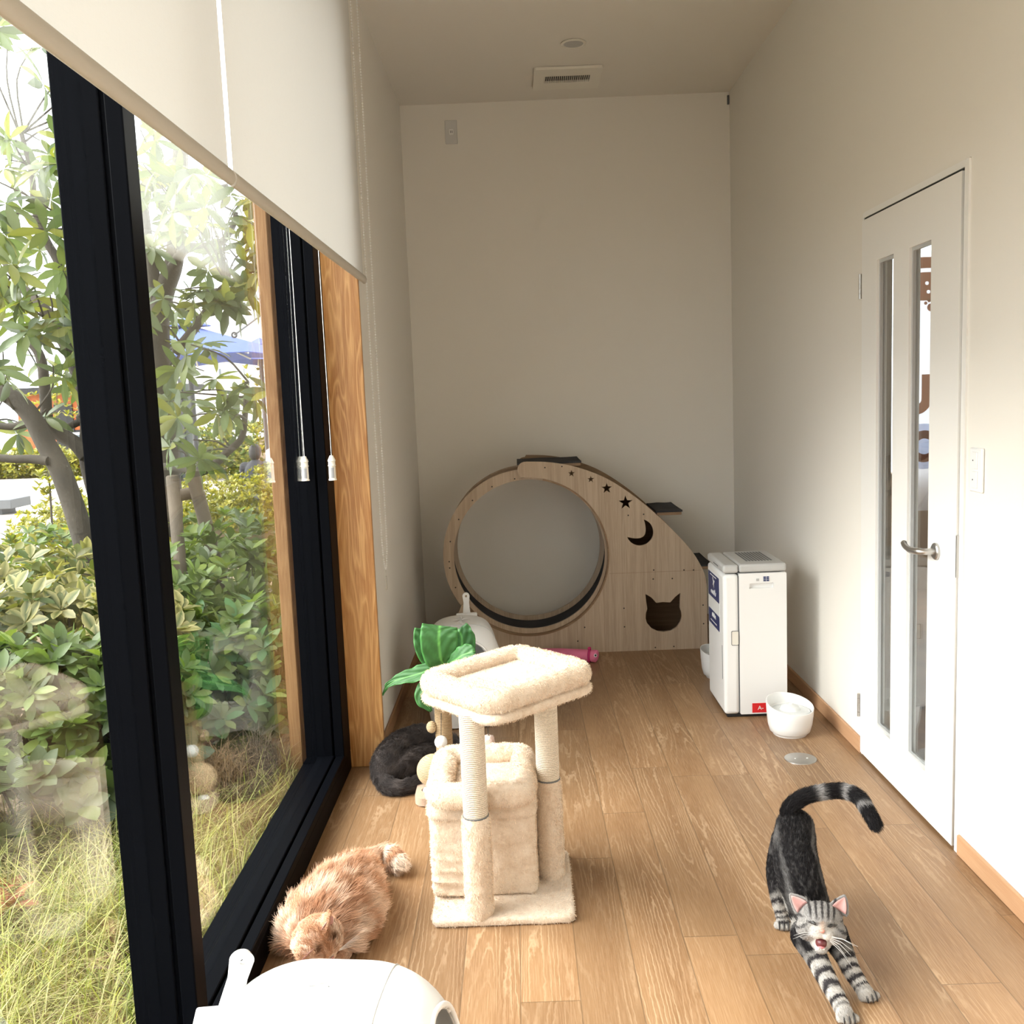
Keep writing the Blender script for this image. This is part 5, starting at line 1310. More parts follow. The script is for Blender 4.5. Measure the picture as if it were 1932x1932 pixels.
MT['bark'] = plain('grey_bark', (0.055, 0.046, 0.035), 0.9, 0, 0.9, 60, 0.3)
MT['stake'] = plain('weathered_stake', (0.13, 0.105, 0.078), 0.9, 0, 0.6, 70, 0.2)
TREE = [(0.135, 0.185, 0.08), (0.165, 0.215, 0.09), (0.20, 0.245, 0.085), (0.12, 0.165, 0.085), (0.28, 0.295, 0.07)]
def limb(m, pts, w, Y, n=12):
    """branch traced on the photo: pixel points, width in pixels at both ends, depth (scalar or per point)"""
    Ys = [Y] * len(pts) if isinstance(Y, (int, float)) else Y
    P = [tuple(ony(x, y, d)) for (x, y), d in zip(pts, Ys)]; S = spline(P, 5); k = len(S) - 1
    yb, ye = Ys[0], Ys[-1]
    m.tube(S, [((w[0] * (1 - i / k) + w[1] * i / k) / FPX * (yb * (1 - i / k) + ye * i / k)) / 2 for i in range(k + 1)], n)
    return S
def tree(name, label, limbs, twigs, seed, group=None, cols=TREE, L=(0.115, 0.165)):
    rng = np.random.default_rng(seed)
    b = limbs[0][0][0]; q = ony(b[0], b[1], limbs[0][2] if isinstance(limbs[0][2], (int, float)) else limbs[0][2][0])
    t = thing(name, label, 'tree', (q.x, q.y, GZ), group=group)
    m = MB(); ends = []
    for k, (pts, w, Y) in enumerate(limbs):
        S = limb(m, pts, w, Y)
    for cx, cy, Y in twigs:
        c = ony(cx, cy, Y)
        # a thin twig from the nearest limb vertex
        near = min(m.v[::6], key=lambda v: (Vector(v) - c).length)
        if (Vector(near) - c).length < 1.1:
            mid = (Vector(near) + c) / 2 + Vector((rng.uniform(-.04, .04), rng.uniform(-.04, .04), rng.uniform(0, .05)))
            ends.append(([near, mid, c]))
    for e in ends: m.tube(spline(e, 3), [0.006, 0.0055, 0.005, 0.0045, 0.004, 0.0035, 0.003][:len(spline(e, 3))], 6)
    m.build('trunk', 'bark', t, smooth=1.0)
    C = []; A = []
    for cx, cy, Y in twigs:
        c = ony(cx, cy, Y)
        for k in range(1 + (rng.random() < 0.48)):
            C.append(tuple(c + Vector((rng.normal(0, 0.06), rng.normal(0, 0.10), rng.normal(0, 0.045)))))
            A.append((rng.normal(0, 0.5), rng.normal(0, 0.5), rng.uniform(0.1, 0.9)))
    V, F, Cc = whorls(C, A, rng, (6, 11), L, 0.155, (1.15, 2.25), cols, None, 0.2)
    link('foliage', npmesh('foliage', V, F, Cc), 'leaf', t, smooth=4)
    return t

rA = random.Random(5)
twA = []
def fill(tw, n, box, Y, seed):
    r = random.Random(seed)
    for _ in range(n): tw.append((r.uniform(box[0], box[2]), r.uniform(box[1], box[3]), r.uniform(*Y)))
for x, y in ((15, 75), (60, 90), (-20, 60), (125, 135), (150, 165), (160, 210), (120, 180), (30, 265), (75, 265), (10, 300), (60, 320), (120, 300), (140, 320), (165, 350), (100, 355), (40, 360), (15, 400), (70, 420), (130, 400), (20, 470), (110, 480), (160, 460), (175, 500), (15, 540), (40, 600), (85, 540), (110, 505), (140, 540), (60, 520), (30, 690), (75, 700), (20, 740), (100, 690), (45, 800), (70, 790), (180, 615), (165, 640), (195, 720), (175, 745), (160, 760), (205, 770), (5, 655), (60, 650), (-15, 430), (-20, 560), (-30, 330), (-40, 480), (-25, 700), (150, 250), (95, 240), (55, 470), (145, 600), (20, 560), (175, 420), (90, 585)):
    twA.append((x, y, rA.uniform(4.3, 5.6)))
limA = [([(190, 1110), (170, 1060), (150, 990), (115, 890), (85, 835), (55, 780), (10, 742), (-60, 715)], (46, 30), 5.0),
        ([(216, 1090), (200, 1000), (183, 930), (167, 865), (168, 800), (158, 745), (140, 680), (112, 625)], (40, 26), 5.2),
        ([(135, 665), (105, 610), (75, 575), (45, 545), (15, 500), (-30, 440), (-60, 300)], (26, 10), [5.2, 5.2, 5.2, 5.25, 5.3, 5.4, 5.4]),
        ([(150, 720), (128, 645), (115, 605), (122, 565), (112, 500), (88, 455), (66, 395), (60, 330), (40, 250)], (26, 8), 5.3),
        ([(100, 500), (135, 520), (170, 515), (200, 490)], (12, 6), 5.3),
        ([(118, 430), (150, 425), (190, 440), (210, 445)], (7, 5), 5.2),
        ([(163, 860), (140, 835), (105, 815), (75, 800)], (30, 22), 5.15),
        ([(170, 865), (182, 845), (192, 820), (215, 805), (240, 790)], (28, 16), 5.2),
        ([(190, 822), (175, 800), (155, 795), (130, 805)], (17, 13), 5.2),
        ([(165, 800), (150, 788), (165, 780), (182, 776)], (14, 13), 5.15),
        ([(90, 870), (60, 866), (25, 866), (-20, 862)], (18, 14), 4.95),
        ([(108, 895), (92, 830), (85, 740), (78, 680), (60, 650), (30, 640)], (26, 13), 5.25),
        ([(75, 805), (50, 800), (20, 805), (-30, 800)], (18, 12), 5.2)]
tree('tree', 'multi-stemmed broad-leaved tree nearest the left edge, two grey stems rising from the shrubs', limA, twA, 11)
twB = []
rB = random.Random(9)
for x, y in ((265, 245), (290, 255), (270, 310), (300, 330), (330, 330), (280, 350), (350, 350), (375, 340), (300, 385), (340, 380), (375, 380), (400, 390), (420, 375), (270, 430), (320, 420), (360, 420), (400, 425), (440, 400), (300, 470), (350, 460), (410, 470), (450, 450), (470, 470), (490, 430), (505, 500), (480, 520), (440, 500), (465, 395), (320, 570), (350, 545), (370, 575), (400, 560), (440, 560), (410, 530), (455, 580), (340, 620), (315, 640), (360, 650), (330, 680), (310, 720), (340, 740), (325, 760), (385, 700), (345, 790), (400, 780), (430, 760), (415, 800), (455, 740), (480, 735), (440, 790), (365, 830), (330, 850), (390, 850), (345, 880), (300, 610), (500, 545), (515, 480)):
    twB.append((x, y, rB.uniform(4.6, 5.7)))
limB = [([(322, 1010), (318, 900), (312, 780), (302, 680), (300, 600), (312, 545), (328, 495), (336, 410), (339, 330), (342, 250)], (48, 26), 5.6),
        ([(302, 600), (292, 540), (284, 480), (275, 420), (268, 330)], (30, 12), 5.6),
        ([(325, 505), (350, 470), (385, 466), (420, 455), (440, 425), (445, 400)], (20, 8), 5.5),
        ([(300, 445), (322, 415), (330, 395), (325, 350)], (16, 12), 5.5),
        ([(330, 665), (355, 635), (385, 595), (410, 555), (430, 535)], (20, 12), 5.2),
        ([(375, 892), (400, 880), (430, 852), (455, 828), (462, 790), (466, 720)], (18, 9), 5.1),
        ([(300, 880), (330, 882), (375, 892)], (14, 16), [5.5, 5.3, 5.1]),
        ([(336, 420), (365, 385), (400, 360), (430, 350)], (16, 8), 5.6)]
tree('tree', 'broad-leaved tree behind the wooden stakes, seen through the farther pane', limB, twB, 12)
# stakes
def stake(pts, w, Y, mb=None):
    P = [ony(x, y, d) for (x, y), d in zip(pts, Y)]
    return P, [w / FPX * d / 2 for d in Y]
ts = thing('tree_support', 'two weathered timber stakes with a short crossbar beside the farther tree', 'tree support', tuple(ony(350, 1150, 5.0)))
for pts, w, Y in (([(325, 898), (345, 1125)], 24, [4.9, 4.75]), ([(362, 889), (408, 1065)], 26, [4.95, 5.0])):
    P, R_ = stake(pts, w, Y); d = (P[1] - P[0]); P.append(P[0] + d * ((GZ - P[0].z) / d.z)); R_.append(R_[1])
    MB().tube([P[0], P[0] + d * 0.01, P[1], P[2]], [R_[0] * 0.85, R_[0], R_[1], R_[1]], 18).build('stake', 'stake', ts, smooth=0.7)
P = [ony(320, 938, 5.0), ony(375, 928, 5.05)]; MB().tube(P, 0.032, 16).build('crossbar', 'stake', ts, smooth=0.7)

# shrubs -----------------------------------------------------------
AZ = [(0.13, 0.20, 0.045), (0.17, 0.25, 0.06), (0.22, 0.29, 0.065), (0.10, 0.16, 0.04)]
VAR = [(0.10, 0.15, 0.04), (0.16, 0.19, 0.05), (0.22, 0.22, 0.06)]
YEL = [(0.40, 0.37, 0.05), (0.52, 0.46, 0.07), (0.30, 0.31, 0.045), (0.20, 0.21, 0.04)]
def shrub(label, blobs, n, seed, cols, L, W=0.2, edge=None, group=None, name='shrub', per=(6, 10), stems=10, spread=(0.7, 1.35)):
    """blobs: (centre, radii); whorls on the outer part of each blob"""
    rng = np.random.default_rng(seed); C = []; A = []
    vol = np.array([b[1][0] * b[1][1] * b[1][2] for b in blobs]) ** 0.67; vol /= vol.sum()
    base = Vector((sum(b[0][0] for b in blobs) / len(blobs), sum(b[0][1] for b in blobs) / len(blobs), GZ))
    while len(C) < n:
        b = blobs[rng.choice(len(blobs), p=vol)]; v = rng.standard_normal(3); v /= np.linalg.norm(v)
        r = rng.uniform(0.55, 1.0) ** 0.5; p = np.array(b[0]) + v * np.array(b[1]) * r
        if p[2] < GZ + 0.03: continue
        if p[0] > (-0.98 if p[1] < 3.45 else -1.06): continue
        C.append(tuple(p)); a = v / np.array(b[1]); a /= np.linalg.norm(a); A.append(tuple(a * 0.8 + np.array([0.0, -0.1, 0.55]) + rng.standard_normal(3) * 0.3))
    t = thing(name, label, 'hedge' if name == 'hedge' else 'shrub', tuple(base), group=group)
    V, F, Cc = whorls(C, A, rng, per, L, W, spread, cols, edge, 0.12)
    link('foliage', npmesh('foliage', V, F, Cc), 'leaf', t, smooth=4)
    m = MB()
    for k in range(stems):
        c = C[rng.integers(0, len(C))]; g = (c[0] * 0.6 + base.x * 0.4, c[1] * 0.6 + base.y * 0.4, GZ - 0.02)
        m.tube([g, ((g[0] + c[0]) / 2 + rng.normal(0, .03), (g[1] + c[1]) / 2, (g[2] + c[2]) / 2 + 0.03), c], [0.006, 0.005, 0.002], 6)
    m.build('twigs', 'bark', t, smooth=1)['kind'] = 'stuff'
    return t
def blob(px, py, Y, rx, ry, rz): c = ony(px, py, Y); return ((c.x, c.y, c.z), (rx, ry, rz))
shrub('variegated shrub with cream edged leaves at the foot of the left tree', [blob(60, 1200, 4.0, .42, .35, .28), blob(170, 1180, 4.2, .38, .4, .26), blob(20, 1120, 4.6, .5, .4, .25), blob(240, 1240, 3.9, .3, .35, .28), blob(-60, 1180, 4.2, .4, .4, .3)], 330, 21, VAR, (0.07, 0.105), 0.24, ((0.44, 0.39, 0.17), 0.6), stems=24)
shrub('green azalea at the left edge with pale leaf rosettes above the grass', [blob(40, 1330, 3.45, .36, .28, .26), blob(150, 1330, 3.5, .30, .3, .26), blob(240, 1320, 3.6, .26, .28, .27), blob(-50, 1340, 3.4, .3, .3, .28), blob(60, 1440, 3.3, .35, .2, .2)], 250, 22, AZ, (0.075, 0.12), 0.2, stems=16)
shrub('dark low leafy shrub at the left edge between azalea and grass', [blob(30, 1520, 3.15, .3, .2, .16), blob(200, 1450, 3.35, .3, .2, .17), blob(-60, 1560, 3.1, .3, .2, .2)], 90, 23, [(0.075, 0.115, 0.035), (0.10, 0.14, 0.04)], (0.08, 0.12), 0.3, stems=10)
shrub('green azalea around the stakes, seen through the farther pane', [blob(380, 1110, 4.6, .35, .4, .28), blob(470, 1090, 4.9, .4, .5, .3), blob(430, 1060, 5.6, .6, .5, .3), blob(560, 1110, 5.0, .35, .5, .3), blob(340, 1180, 4.3, .25, .3, .25)], 300, 24, AZ, (0.06, 0.10), 0.22, stems=26)
shrub('leafy azalea beside the far end of the window, below the others', [blob(370, 1260, 4.0, .24, .25, .22), blob(450, 1240, 4.2, .3, .3, .25), blob(520, 1290, 4.1, .22, .25, .24), blob(430, 1340, 3.9, .22, .2, .18), blob(585, 1230, 4.6, .22, .3, .3), blob(560, 1360, 3.95, .14, .2, .2)], 210, 25, AZ + [(0.10, 0.24, 0.08)], (0.075, 0.11), 0.22, stems=18)
shrub('low green shrubs behind both trees in front of the yellow hedges', [blob(120, 1060, 5.8, .7, .5, .25), blob(240, 1040, 6.2, .6, .5, .28), blob(300, 1100, 5.2, .4, .4, .3), blob(30, 1070, 5.6, .4, .5, .2)], 200, 26, AZ + YEL[:1], (0.06, 0.09), 0.24, stems=16)
def hedge(label, x0, x1, y0, y1, z1, n, seed, cols=YEL, L=(0.035, 0.06), grp=None):
    nx = max(1, int((x1 - x0) / 0.7)); ny = max(1, int((y1 - y0) / 0.7)); bl = []
    r = random.Random(seed)
    for i in range(nx):
        for j in range(ny):
            bl.append((((x0 + (i + .5) * (x1 - x0) / nx), (y0 + (j + .5) * (y1 - y0) / ny), GZ + (z1 - GZ) * 0.5), ((x1 - x0) / nx * 0.62, (y1 - y0) / ny * 0.62, (z1 - GZ) * 0.5 * r.uniform(0.9, 1.12))))
    return shrub(label, bl, n, seed, cols, L, 0.24, None, grp, 'hedge', (6, 9), 12, (0.5, 1.3))
hedge('yellow green clipped hedge behind the left tree, at the edge of the paving', -4.75, -3.3, 8.6, 10.2, 0.62, 1500, 31)
hedge('yellow green clipped hedge behind the stakes, ending at the orange trim', -4.2, -2.1, 10.6, 12.4, 0.66, 2200, 32)
hedge('long low yellow hedge on the far side of the paving, left of the black mullion', -13.0, -6.6, 22.6, 23.8, 0.62, 1700, 33, YEL, (0.08, 0.13))
hedge('pale green hedge in the distance to the right of the parasol', -8.6, -4.2, 19.5, 21.5, 1.15, 1300, 34, YEL + AZ, (0.08, 0.13))
def sapling(label, px, py0, py1, Y, seed, cols=YEL, n=26, spread_=0.14, L=(0.05, 0.08)):
    rng = np.random.default_rng(seed); a = ony(px, py0, Y); b = ony(px, py1, Y)
    t = thing('sapling', label, 'sapling', (b.x, b.y, GZ))
    MB().tube([(b.x, b.y, GZ), tuple((a + b) / 2 + Vector((0.02, 0, 0))), tuple(a)], [0.012, 0.009, 0.004], 8).build('stem', 'bark', t, smooth=1)
    C = [tuple(b + (a - b) * rng.random() + Vector((rng.normal(0, spread_), rng.normal(0, spread_), 0))) for _ in range(n)]
    V, F, Cc = whorls(C, [(0, 0, 1)] * n, rng, (5, 9), L, 0.22, (0.4, 1.3), cols)
    link('foliage', npmesh('foliage', V, F, Cc), 'leaf', t, smooth=4)
sapling('thin yellow leaved sapling before the orange cabin', 106, 690, 850, 20.5, 41, n=70, spread_=0.40, L=(0.09, 0.14))
sapling('pale yellow leaved sapling beyond the left tree, left of the mullion', 190, 670, 800, 21.5, 42, n=60, spread_=0.42, L=(0.09, 0.14))
sapling('yellow green upright sprig on the hedge behind the left tree', 90, 888, 950, 8.6, 43, n=16, spread_=0.05)
sapling('second yellow green sprig on the hedge, right of the two stems', 138, 905, 960, 8.7, 44, n=14, spread_=0.05)
sapling('yellow leaved tree at the far end of the window beside the trim', 545, 690, 850, 17.5, 45, n=120, spread_=0.45, L=(0.09, 0.13))

# grass, litter, dry heap -------------------------------------------
def blades(name, pts, rng, h, w, lean, cols, label, cat, mat='grass'):
    n = len(pts); a = rng.uniform(0, 2 * PI, n); H = rng.uniform(h[0], h[1], n); L = rng.uniform(lean[0], lean[1], n) * H
    d = np.stack([np.cos(a), np.sin(a), 0 * a], 1); s = np.stack([-np.sin(a), np.cos(a), 0 * a], 1)
    T = np.array([0, 0.4, 0.75, 1.0]); V = np.zeros((n, 8, 3), np.float32)
    for i, t in enumerate(T):
        c = pts + d * (L * t ** 1.8)[:, None]; c[:, 2] += H * (t - 0.28 * t ** 2.4 * (L / H))
        ww = w * (1 - t * 0.9)
        V[:, i * 2] = c - s * ww; V[:, i * 2 + 1] = c + s * ww
    V[:, :, 0] = np.minimum(V[:, :, 0], -0.868)
    F = (np.array([(0, 1, 3, 2), (2, 3, 5, 4), (4, 5, 7, 6)])[None] + (np.arange(n) * 8)[:, None, None]).reshape(-1, 4)
    C = np.repeat(palette(rng, n, cols, 0.15), 8, axis=0)
    o = link(name, npmesh(name, V.reshape(-1, 3), F, C), mat, None, smooth=4)
    return tag(o, label, cat, None, 'stuff')
def strip(n, rng, far):
    """points on the lawn beside the glass"""
    out = []
    while len(out) < n:
        y = rng.uniform(0.8, 3.9); x = rng.uniform(-2.6, -0.87)
        if y > far(x): continue
        out.append((x, y, GZ))
    return np.array(out)
rng = np.random.default_rng(51)
GR = [(0.46, 0.50, 0.12), (0.62, 0.64, 0.18), (0.28, 0.33, 0.07), (0.72, 0.64, 0.30), (0.50, 0.43, 0.19), (0.20, 0.24, 0.06)]
edge_f = lambda x: 3.55 - 0.30 * max(0, (-x - 1.0))
_p = strip(11000, rng, edge_f); _c = strip(150, rng, edge_f)
_q = (_c[rng.integers(0, len(_c), 8000)] + np.c_[rng.normal(0, 0.05, 8000), rng.normal(0, 0.05, 8000), np.zeros(8000)]); _q[:, 0] = np.minimum(_q[:, 0], -0.87)
blades('grass', np.concatenate([_p, _q]), rng, (0.06, 0.26), 0.0030, (0.4, 1.5), GR, 'yellow green uncut grass outside below the glass', 'grass')
blades('dry_grass', strip(9000, rng, lambda x: 3.75 - 0.2 * max(0, (-x - 1.0))), rng, (0.02, 0.09), 0.0017, (0.9, 2.2), [(0.62, 0.50, 0.27), (0.52, 0.38, 0.20), (0.68, 0.58, 0.36)], 'short dry straw between the green grass blades', 'grass', 'dry')
def heap(px, py, Y, r, n, seed, cols, label):
    rng = np.random.default_rng(seed); c = ony(px, py, Y)
    P = np.stack([c.x + rng.normal(0, r, n), c.y + rng.normal(0, r, n), np.full(n, GZ)], 1)
    P[:, 0] = np.minimum(P[:, 0], -0.9)
    d2 = ((P[:, 0] - c.x) ** 2 + (P[:, 1] - c.y) ** 2) / (r * r)
    P[:, 2] += rng.random(n) * 0.20 * np.exp(-d2 * 0.5)
    blades('dry_grass', P, rng, (0.04, 0.15), 0.0014, (0.5, 1.8), cols, label, 'grass', 'dry')
heap(405, 1475, 3.45, 0.12, 4200, 52, [(0.42, 0.27, 0.14), (0.50, 0.34, 0.18), (0.30, 0.19, 0.10)], 'brown dry grass tussock near the middle of the farther pane')
heap(490, 1455, 3.62, 0.11, 2600, 53, [(0.16, 0.12, 0.08), (0.24, 0.18, 0.11)], 'dark dry twigs heaped right of the brown tussock')
def litter(n, rng, cols, far0, far1, label, name='fallen_leaves'):
    P = []
    while len(P) < n:
        x = rng.uniform(-2.4, -0.9); y = rng.uniform(2.6, 4.6)
        if far0(x) < y < far1(x): P.append((x, y, GZ + rng.uniform(0.004, 0.03)))
    P = np.array(P); a = rng.uniform(0, 6.28, n); d = np.stack([np.cos(a), np.sin(a), rng.normal(0, .2, n)], 1)
    L = rng.uniform(0.05, 0.09, n)
    V, F, C = leaves(P, d, np.stack([rng.normal(0, .3, n), rng.normal(0, .3, n), np.ones(n)], 1), L, L * 0.25, palette(rng, n, cols), rng, None, 0.1)
    return tag(link(name, npmesh(name, V, F, C), 'dry', None, smooth=4), label, 'leaves', None, 'stuff')
litter(420, rng, [(0.42, 0.24, 0.12), (0.55, 0.36, 0.20), (0.30, 0.16, 0.08), (0.48, 0.40, 0.26)], lambda x: edge_f(x) - 0.15, lambda x: edge_f(x) + 0.9, 'brown fallen leaves on the soil between grass and shrubs')
rd = np.random.default_rng(77); Cn = []
for k in range(7):
    c = onz(15 + rd.normal(0, 22), 1690 + rd.normal(0, 22), GZ + 0.04 + rd.random() * 0.05); Cn.append(tuple(c))
t_ = thing('dead_branch', 'cluster of rusty red dead leaves in the grass at the left edge', 'dead leaves', tuple(onz(15, 1700, GZ)))
V, F, C_ = whorls(Cn, [(0, 0, 1)] * 7, rd, (4, 7), (0.06, 0.09), 0.28, (0.6, 1.6), [(0.30, 0.09, 0.035), (0.40, 0.15, 0.06)])
link('foliage', npmesh('foliage', V, F, C_), 'dry', t_, smooth=4)
MB().tube([tuple(onz(-40, 1720, GZ + 0.01)), tuple(onz(15, 1690, GZ + 0.05)), tuple(onz(50, 1660, GZ + 0.05))], 0.004, 6).build('twig', 'bark', t_, smooth=1)

# far things --------------------------------------------------------
MT['parasol'] = plain('blue_canvas', (0.085, 0.125, 0.36), 0.85); MT['pole'] = plain('dark_pole', (0.05, 0.05, 0.055), 0.5); MT['rib'] = plain('pale_rib', (0.55, 0.52, 0.46), 0.6)
def parasol(label, px, pt, pe, Y, half, hgt, rz):
    a = ony(px, pt, Y); e = ony(px, pe, Y); c = Vector((a.x, a.y, GZ)); zt, ze = a.z, e.z
    p = thing('parasol', label, 'parasol', tuple(c), group='blue parasols beyond the trees')
    P = []; 
    for k in range(8):
        t = rz + k * PI / 4; r = half * (1.414 if k % 2 == 0 else 1.0); P.append(Vector((c.x + r * math.cos(t), c.y + r * math.sin(t), ze - (0.06 if k % 2 == 0 else 0.0))))
    V = [(c.x, c.y, zt)] + [tuple(q) for q in P]; F = [(0, 1 + k, 1 + (k + 1) % 8) for k in range(8)]
    m = MB().add(V, F); cn = m.build('canopy', 'parasol', p); s_ = cn.modifiers.new('thickness', 'SOLIDIFY'); s_.thickness = 0.012
    P2 = [Vector((c.x + (q.x - c.x) * 0.2, c.y + (q.y - c.y) * 0.2, zt - 0.02)) for q in P]
    V = [(c.x, c.y, zt + 0.10)] + [tuple(q) for q in P2]; cn = MB().add(V, F).build('vent_cap', 'parasol', p); s_ = cn.modifiers.new('thickness', 'SOLIDIFY'); s_.thickness = 0.012
    MB().tube([c, (c.x, c.y, zt + 0.02)], 0.035, 12).build('pole', 'pole', p, smooth=1)
    MB().box(c.x - 0.35, c.x + 0.35, c.y - 0.35, c.y + 0.35, GZ, GZ + 0.08).build('base', 'pole', p)
    for q in P: MB().tube([(c.x, c.y, zt - 0.06), tuple(q + Vector((0, 0, -0.02)))], 0.014, 6).build('rib', 'rib', p, smooth=1)
    return p
parasol('nearer blue parasol behind the right tree', 352, 612, 672, 13.0, 1.10, 2.4, 0.25)
parasol('farther blue parasol below and behind the nearer one', 490, 648, 676, 16.5, 0.85, 2.2, 0.3)
gr = thing('guy_rope', 'grey rope running up from the nearer parasol towards the right', 'rope', tuple(ony(442, 632, 12.0)))
MB().tube([ony(442, 632, 12.0), ony(560, 545, 12.4)], 0.012, 6).build('rope', 'dark_grey', gr)
MB().tube([ony(442, 632, 12.0) + Vector((0.03 * math.cos(t), 0, 0.03 * math.sin(t))) for t in [2 * PI * k / 12 for k in range(12)]], 0.012, 6, closed=True).build('ring', 'pole', gr)
MT['cabin'] = plain('rust_orange_cladding', (0.46, 0.125, 0.035), 0.7, 0, 0, 5, 0.15); MT['roof'] = plain('black_roof', (0.02, 0.02, 0.022), 0.6)
MT['pale_build'] = plain('white_render', (0.74, 0.74, 0.74), 0.85); MT['win_dark'] = plain('dark_window', (0.16, 0.20, 0.22), 0.15)
cbn = thing('cabin', 'rust orange clad cabin with black seams and a flat dark roof', 'building', tuple(ony(120, 850, 26.0)))
a, b = ony(30, 745, 26), ony(300, 850, 26)
MB().box(a.x, b.x, 26, 29, GZ, a.z).build('wall', 'cabin', cbn)
MB().box(a.x - 0.3, b.x + 0.3, 25.7, 29.3, a.z, a.z + 0.16).build('roof', 'roof', cbn)
for k in range(1, 4):
    z = GZ + (a.z - GZ) * k / 4; MB().box(a.x, b.x, 25.98, 26.0, z - 0.03, z + 0.03).build('seam', 'roof', cbn)
for px in (122, 222):
    q = ony(px, 800, 25.98); MB().box(q.x - 0.25, q.x + 0.25, 25.96, 26.0, GZ, a.z - 0.3).build('door', 'roof', cbn)
q = ony(178, 832, 25.96); wn = MB().box(q.x - 0.55, q.x + 0.55, 25.93, 26.0, q.z - 0.22, q.z + 0.25).build('window', 'pale_build', cbn)
MB().box(q.x - 0.48, q.x - 0.03, 25.92, 25.94, q.z - 0.16, q.z + 0.18).build('pane', 'win_dark', wn); MB().box(q.x + 0.03, q.x + 0.48, 25.92, 25.94, q.z - 0.16, q.z + 0.18).build('pane', 'win_dark', wn)
def house(label, x0, x1, y0, y1, z1, wins):
    h = thing('building', label, 'building', ((x0 + x1) / 2, y0, GZ))
    MB().box(x0, x1, y0, y1, GZ, z1).build('wall', 'pale_build', h); MB().box(x0 - 0.3, x1 + 0.3, y0 - 0.3, y1 + 0.3, z1, z1 + 0.25).build('roof', 'grey', h)
    for (px0, py0, px1, py1) in wins:
        a, b = ony(px0, py0, y0), ony(px1, py1, y0)
        w = MB().box(a.x, b.x, y0 - 0.06, y0 + 0.05, b.z, a.z).build('window', 'pale_build', h); MB().box(a.x + 0.08, b.x - 0.08, y0 - 0.08, y0 - 0.05, b.z + 0.08, a.z - 0.08).build('pane', 'win_dark', w)
house('low white building with small dark windows below the parasols', -16, -7.8, 44, 50, 3.6, [(410, 693, 422, 714), (423, 693, 431, 712), (457, 692, 466, 712), (468, 691, 476, 711)])
house('taller white building far right beside the trim with long windows', -22, -12.0, 58, 64, 7.5, [(488, 640, 505, 650), (512, 640, 540, 651)])
MT['screen'] = plain('grey_screen', (0.10, 0.12, 0.11), 0.5)
sc_ = thing('screen_panel', 'dark slatted screen panel beyond the right tree', 'screen', tuple(ony(345, 800, 17)))
a, b = ony(328, 725, 17), ony(361, 790, 17); MB().box(a.x, b.x, 17, 17.06, GZ, a.z).build('panel', 'screen', sc_)
for px in (326, 340, 362): q = ony(px, 725, 16.97); MB().box(q.x - 0.025, q.x + 0.025, 16.93, 16.99, GZ, q.z + 0.1).build('post', 'pole', sc_)
def pole(label, px, pt, Y):
    a = ony(px, pt, Y); tag(MB().tube([(a.x, a.y, GZ), tuple(a)], 0.035, 8).build('pole', 'pole', None, smooth=1), label, 'pole')
pole('dark pole standing in front of the far buildings at the right', 525, 697, 20)
pole('dark pole by the left tree before the cabin', 150, 650, 19)
bs = thing('bench', 'dark stone slab bench on the paving at the left edge', 'bench', tuple(ony(0, 905, 14.5)))
a = ony(28, 893, 14.5); MB().box(a.x - 1.6, a.x, 14.3, 14.9, GZ + 0.12, GZ + 0.26).build('seat', 'dark_grey', bs, bevel=0.01); MB().box(a.x - 1.4, a.x - 0.2, 14.4, 14.8, GZ, GZ + 0.12).build('plinth', 'dark_grey', bs)

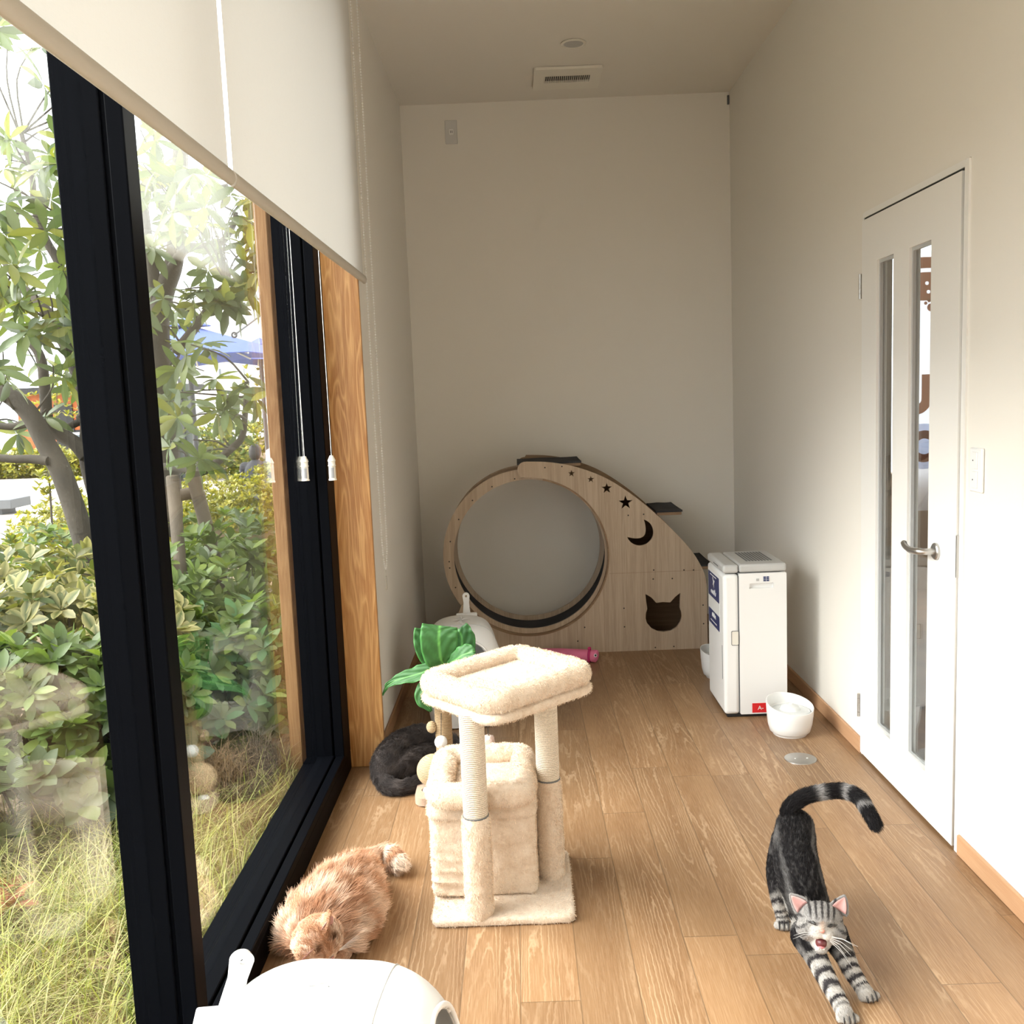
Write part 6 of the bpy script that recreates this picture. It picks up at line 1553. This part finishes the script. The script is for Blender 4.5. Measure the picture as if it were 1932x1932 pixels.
# ---- two people sitting beyond the hedge
MT['skin'] = plain('skin', (0.55, 0.36, 0.26), 0.6); MT['hair_dark'] = plain('dark_hair', (0.018, 0.016, 0.017), 0.55); MT['hair_brown'] = plain('brown_hair', (0.20, 0.09, 0.045), 0.6)
MT['shirt_white'] = plain('white_shirt', (0.80, 0.80, 0.82), 0.85); MT['trousers'] = plain('dark_trousers', (0.05, 0.055, 0.07), 0.85); MT['shirt_grey'] = plain('grey_shirt', (0.06, 0.062, 0.07), 0.85)
def sitter(label, px, py, Y, hair, shirt, back, lean):
    h = ony(px, py, Y); x, y, z = h; sz = GZ + 0.34
    p = thing('person', label, 'person', (x, y, GZ)); d = -1 if not back else 1           # facing along d*y
    def build(name, chains, balls, mat, vox, parent):
        c = Creature()
        for pts in chains: c.chain(name, pts)
        for q, r in balls: c.ball(name, q, r)
        return link(name, c.body(name, vox, 4), mat, parent, smooth=4)
    hip = (x, y - d * lean * 0.4, sz + 0.09)
    nk = (x, y - d * 0.02, z - 0.15)
    mid = tuple((a + b) / 2 for a, b in zip(hip, nk))
    torso = [(*hip, 0.125), (mid[0], mid[1] - d * 0.04, mid[2], 0.125), (nk[0], nk[1] - d * 0.01, nk[2] - 0.05, 0.10)]
    arms = [[(x + s * 0.16, nk[1], nk[2] - 0.05, 0.055), (x + s * 0.20, nk[1] + d * 0.08, (nk[2] + sz) / 2, 0.042), (x + s * 0.13, nk[1] + d * 0.26, sz + 0.16, 0.030), (x + s * 0.10, nk[1] + d * 0.33, sz + 0.15, 0.034)] for s in (-1, 1)]
    sho = [[(x - 0.16, nk[1], nk[2] - 0.045, 0.06), (x + 0.16, nk[1], nk[2] - 0.045, 0.06)]]
    legs = [[(x + s * 0.09, hip[1], sz + 0.07, 0.085), (x + s * 0.12, hip[1] + d * 0.40, sz + 0.06, 0.060), (x + s * 0.12, hip[1] + d * 0.42, GZ + 0.12, 0.042), (x + s * 0.12, hip[1] + d * 0.52, GZ + 0.045, 0.040)] for s in (-1, 1)]
    build('body', [torso, *sho, *arms, *legs, [(*nk, 0.05), (x, y, z - 0.05, 0.055)]], [((x, y, z), (0.076, 0.092, 0.108)), ((x, y + d * 0.092, z - 0.015), (0.014, 0.016, 0.022)), ((x - 0.078, y, z - 0.01), (0.010, 0.02, 0.03)), ((x + 0.078, y, z - 0.01), (0.010, 0.02, 0.03))], 'skin', 0.012, p)
    g = lambda pts, e: [(q[0], q[1], q[2], q[3] + e) for q in pts]
    build('shirt', [g(torso, 0.014), g(sho[0], 0.014), *[g(a[:2], 0.016) for a in arms]], [], shirt, 0.014, p)
    build('trousers', [*[g(l[:3], 0.012) for l in legs], g(torso[:2], 0.008)[:2]], [], 'trousers', 0.014, p)
    build('hair', [], [((x, y - d * 0.012, z + 0.022), (0.088, 0.100, 0.104)), ((x, y - d * 0.035, z - 0.02), (0.082, 0.078, 0.09))], hair, 0.010, p)
    for s in (-1, 1): MB().ball((x + s * 0.03, y + d * 0.090, z + 0.005), (0.011, 0.006, 0.007), 10, 8).build('eye', 'eye_dark', p, smooth=4)
    MB().ball((x, y + d * 0.088, z - 0.052), (0.022, 0.008, 0.006), 10, 8).build('mouth', 'nose_pink', p, smooth=4)
    bl = thing('bench', 'low stone seat under the ' + ('dark haired person beyond the hedge' if hair == 'hair_dark' else 'brown haired person beyond the hedge'), 'bench', (x, hip[1], GZ))
    MB().box(x - 0.24, x + 0.24, hip[1] - 0.16, hip[1] + 0.16, sz - 0.10, sz - 0.03).build('seat', 'dark_grey', bl, bevel=0.01); MB().box(x - 0.18, x + 0.18, hip[1] - 0.12, hip[1] + 0.12, GZ, sz - 0.10).build('plinth', 'dark_grey', bl)
sitter('seated person with dark hair seen from behind, beyond the hedge', 482, 854, 13.4, 'hair_dark', 'shirt_grey', True, 0.5)
sitter('seated person in a white shirt with brown hair, right of the dark haired one', 530, 829, 13.9, 'hair_brown', 'shirt_white', True, 0.3)
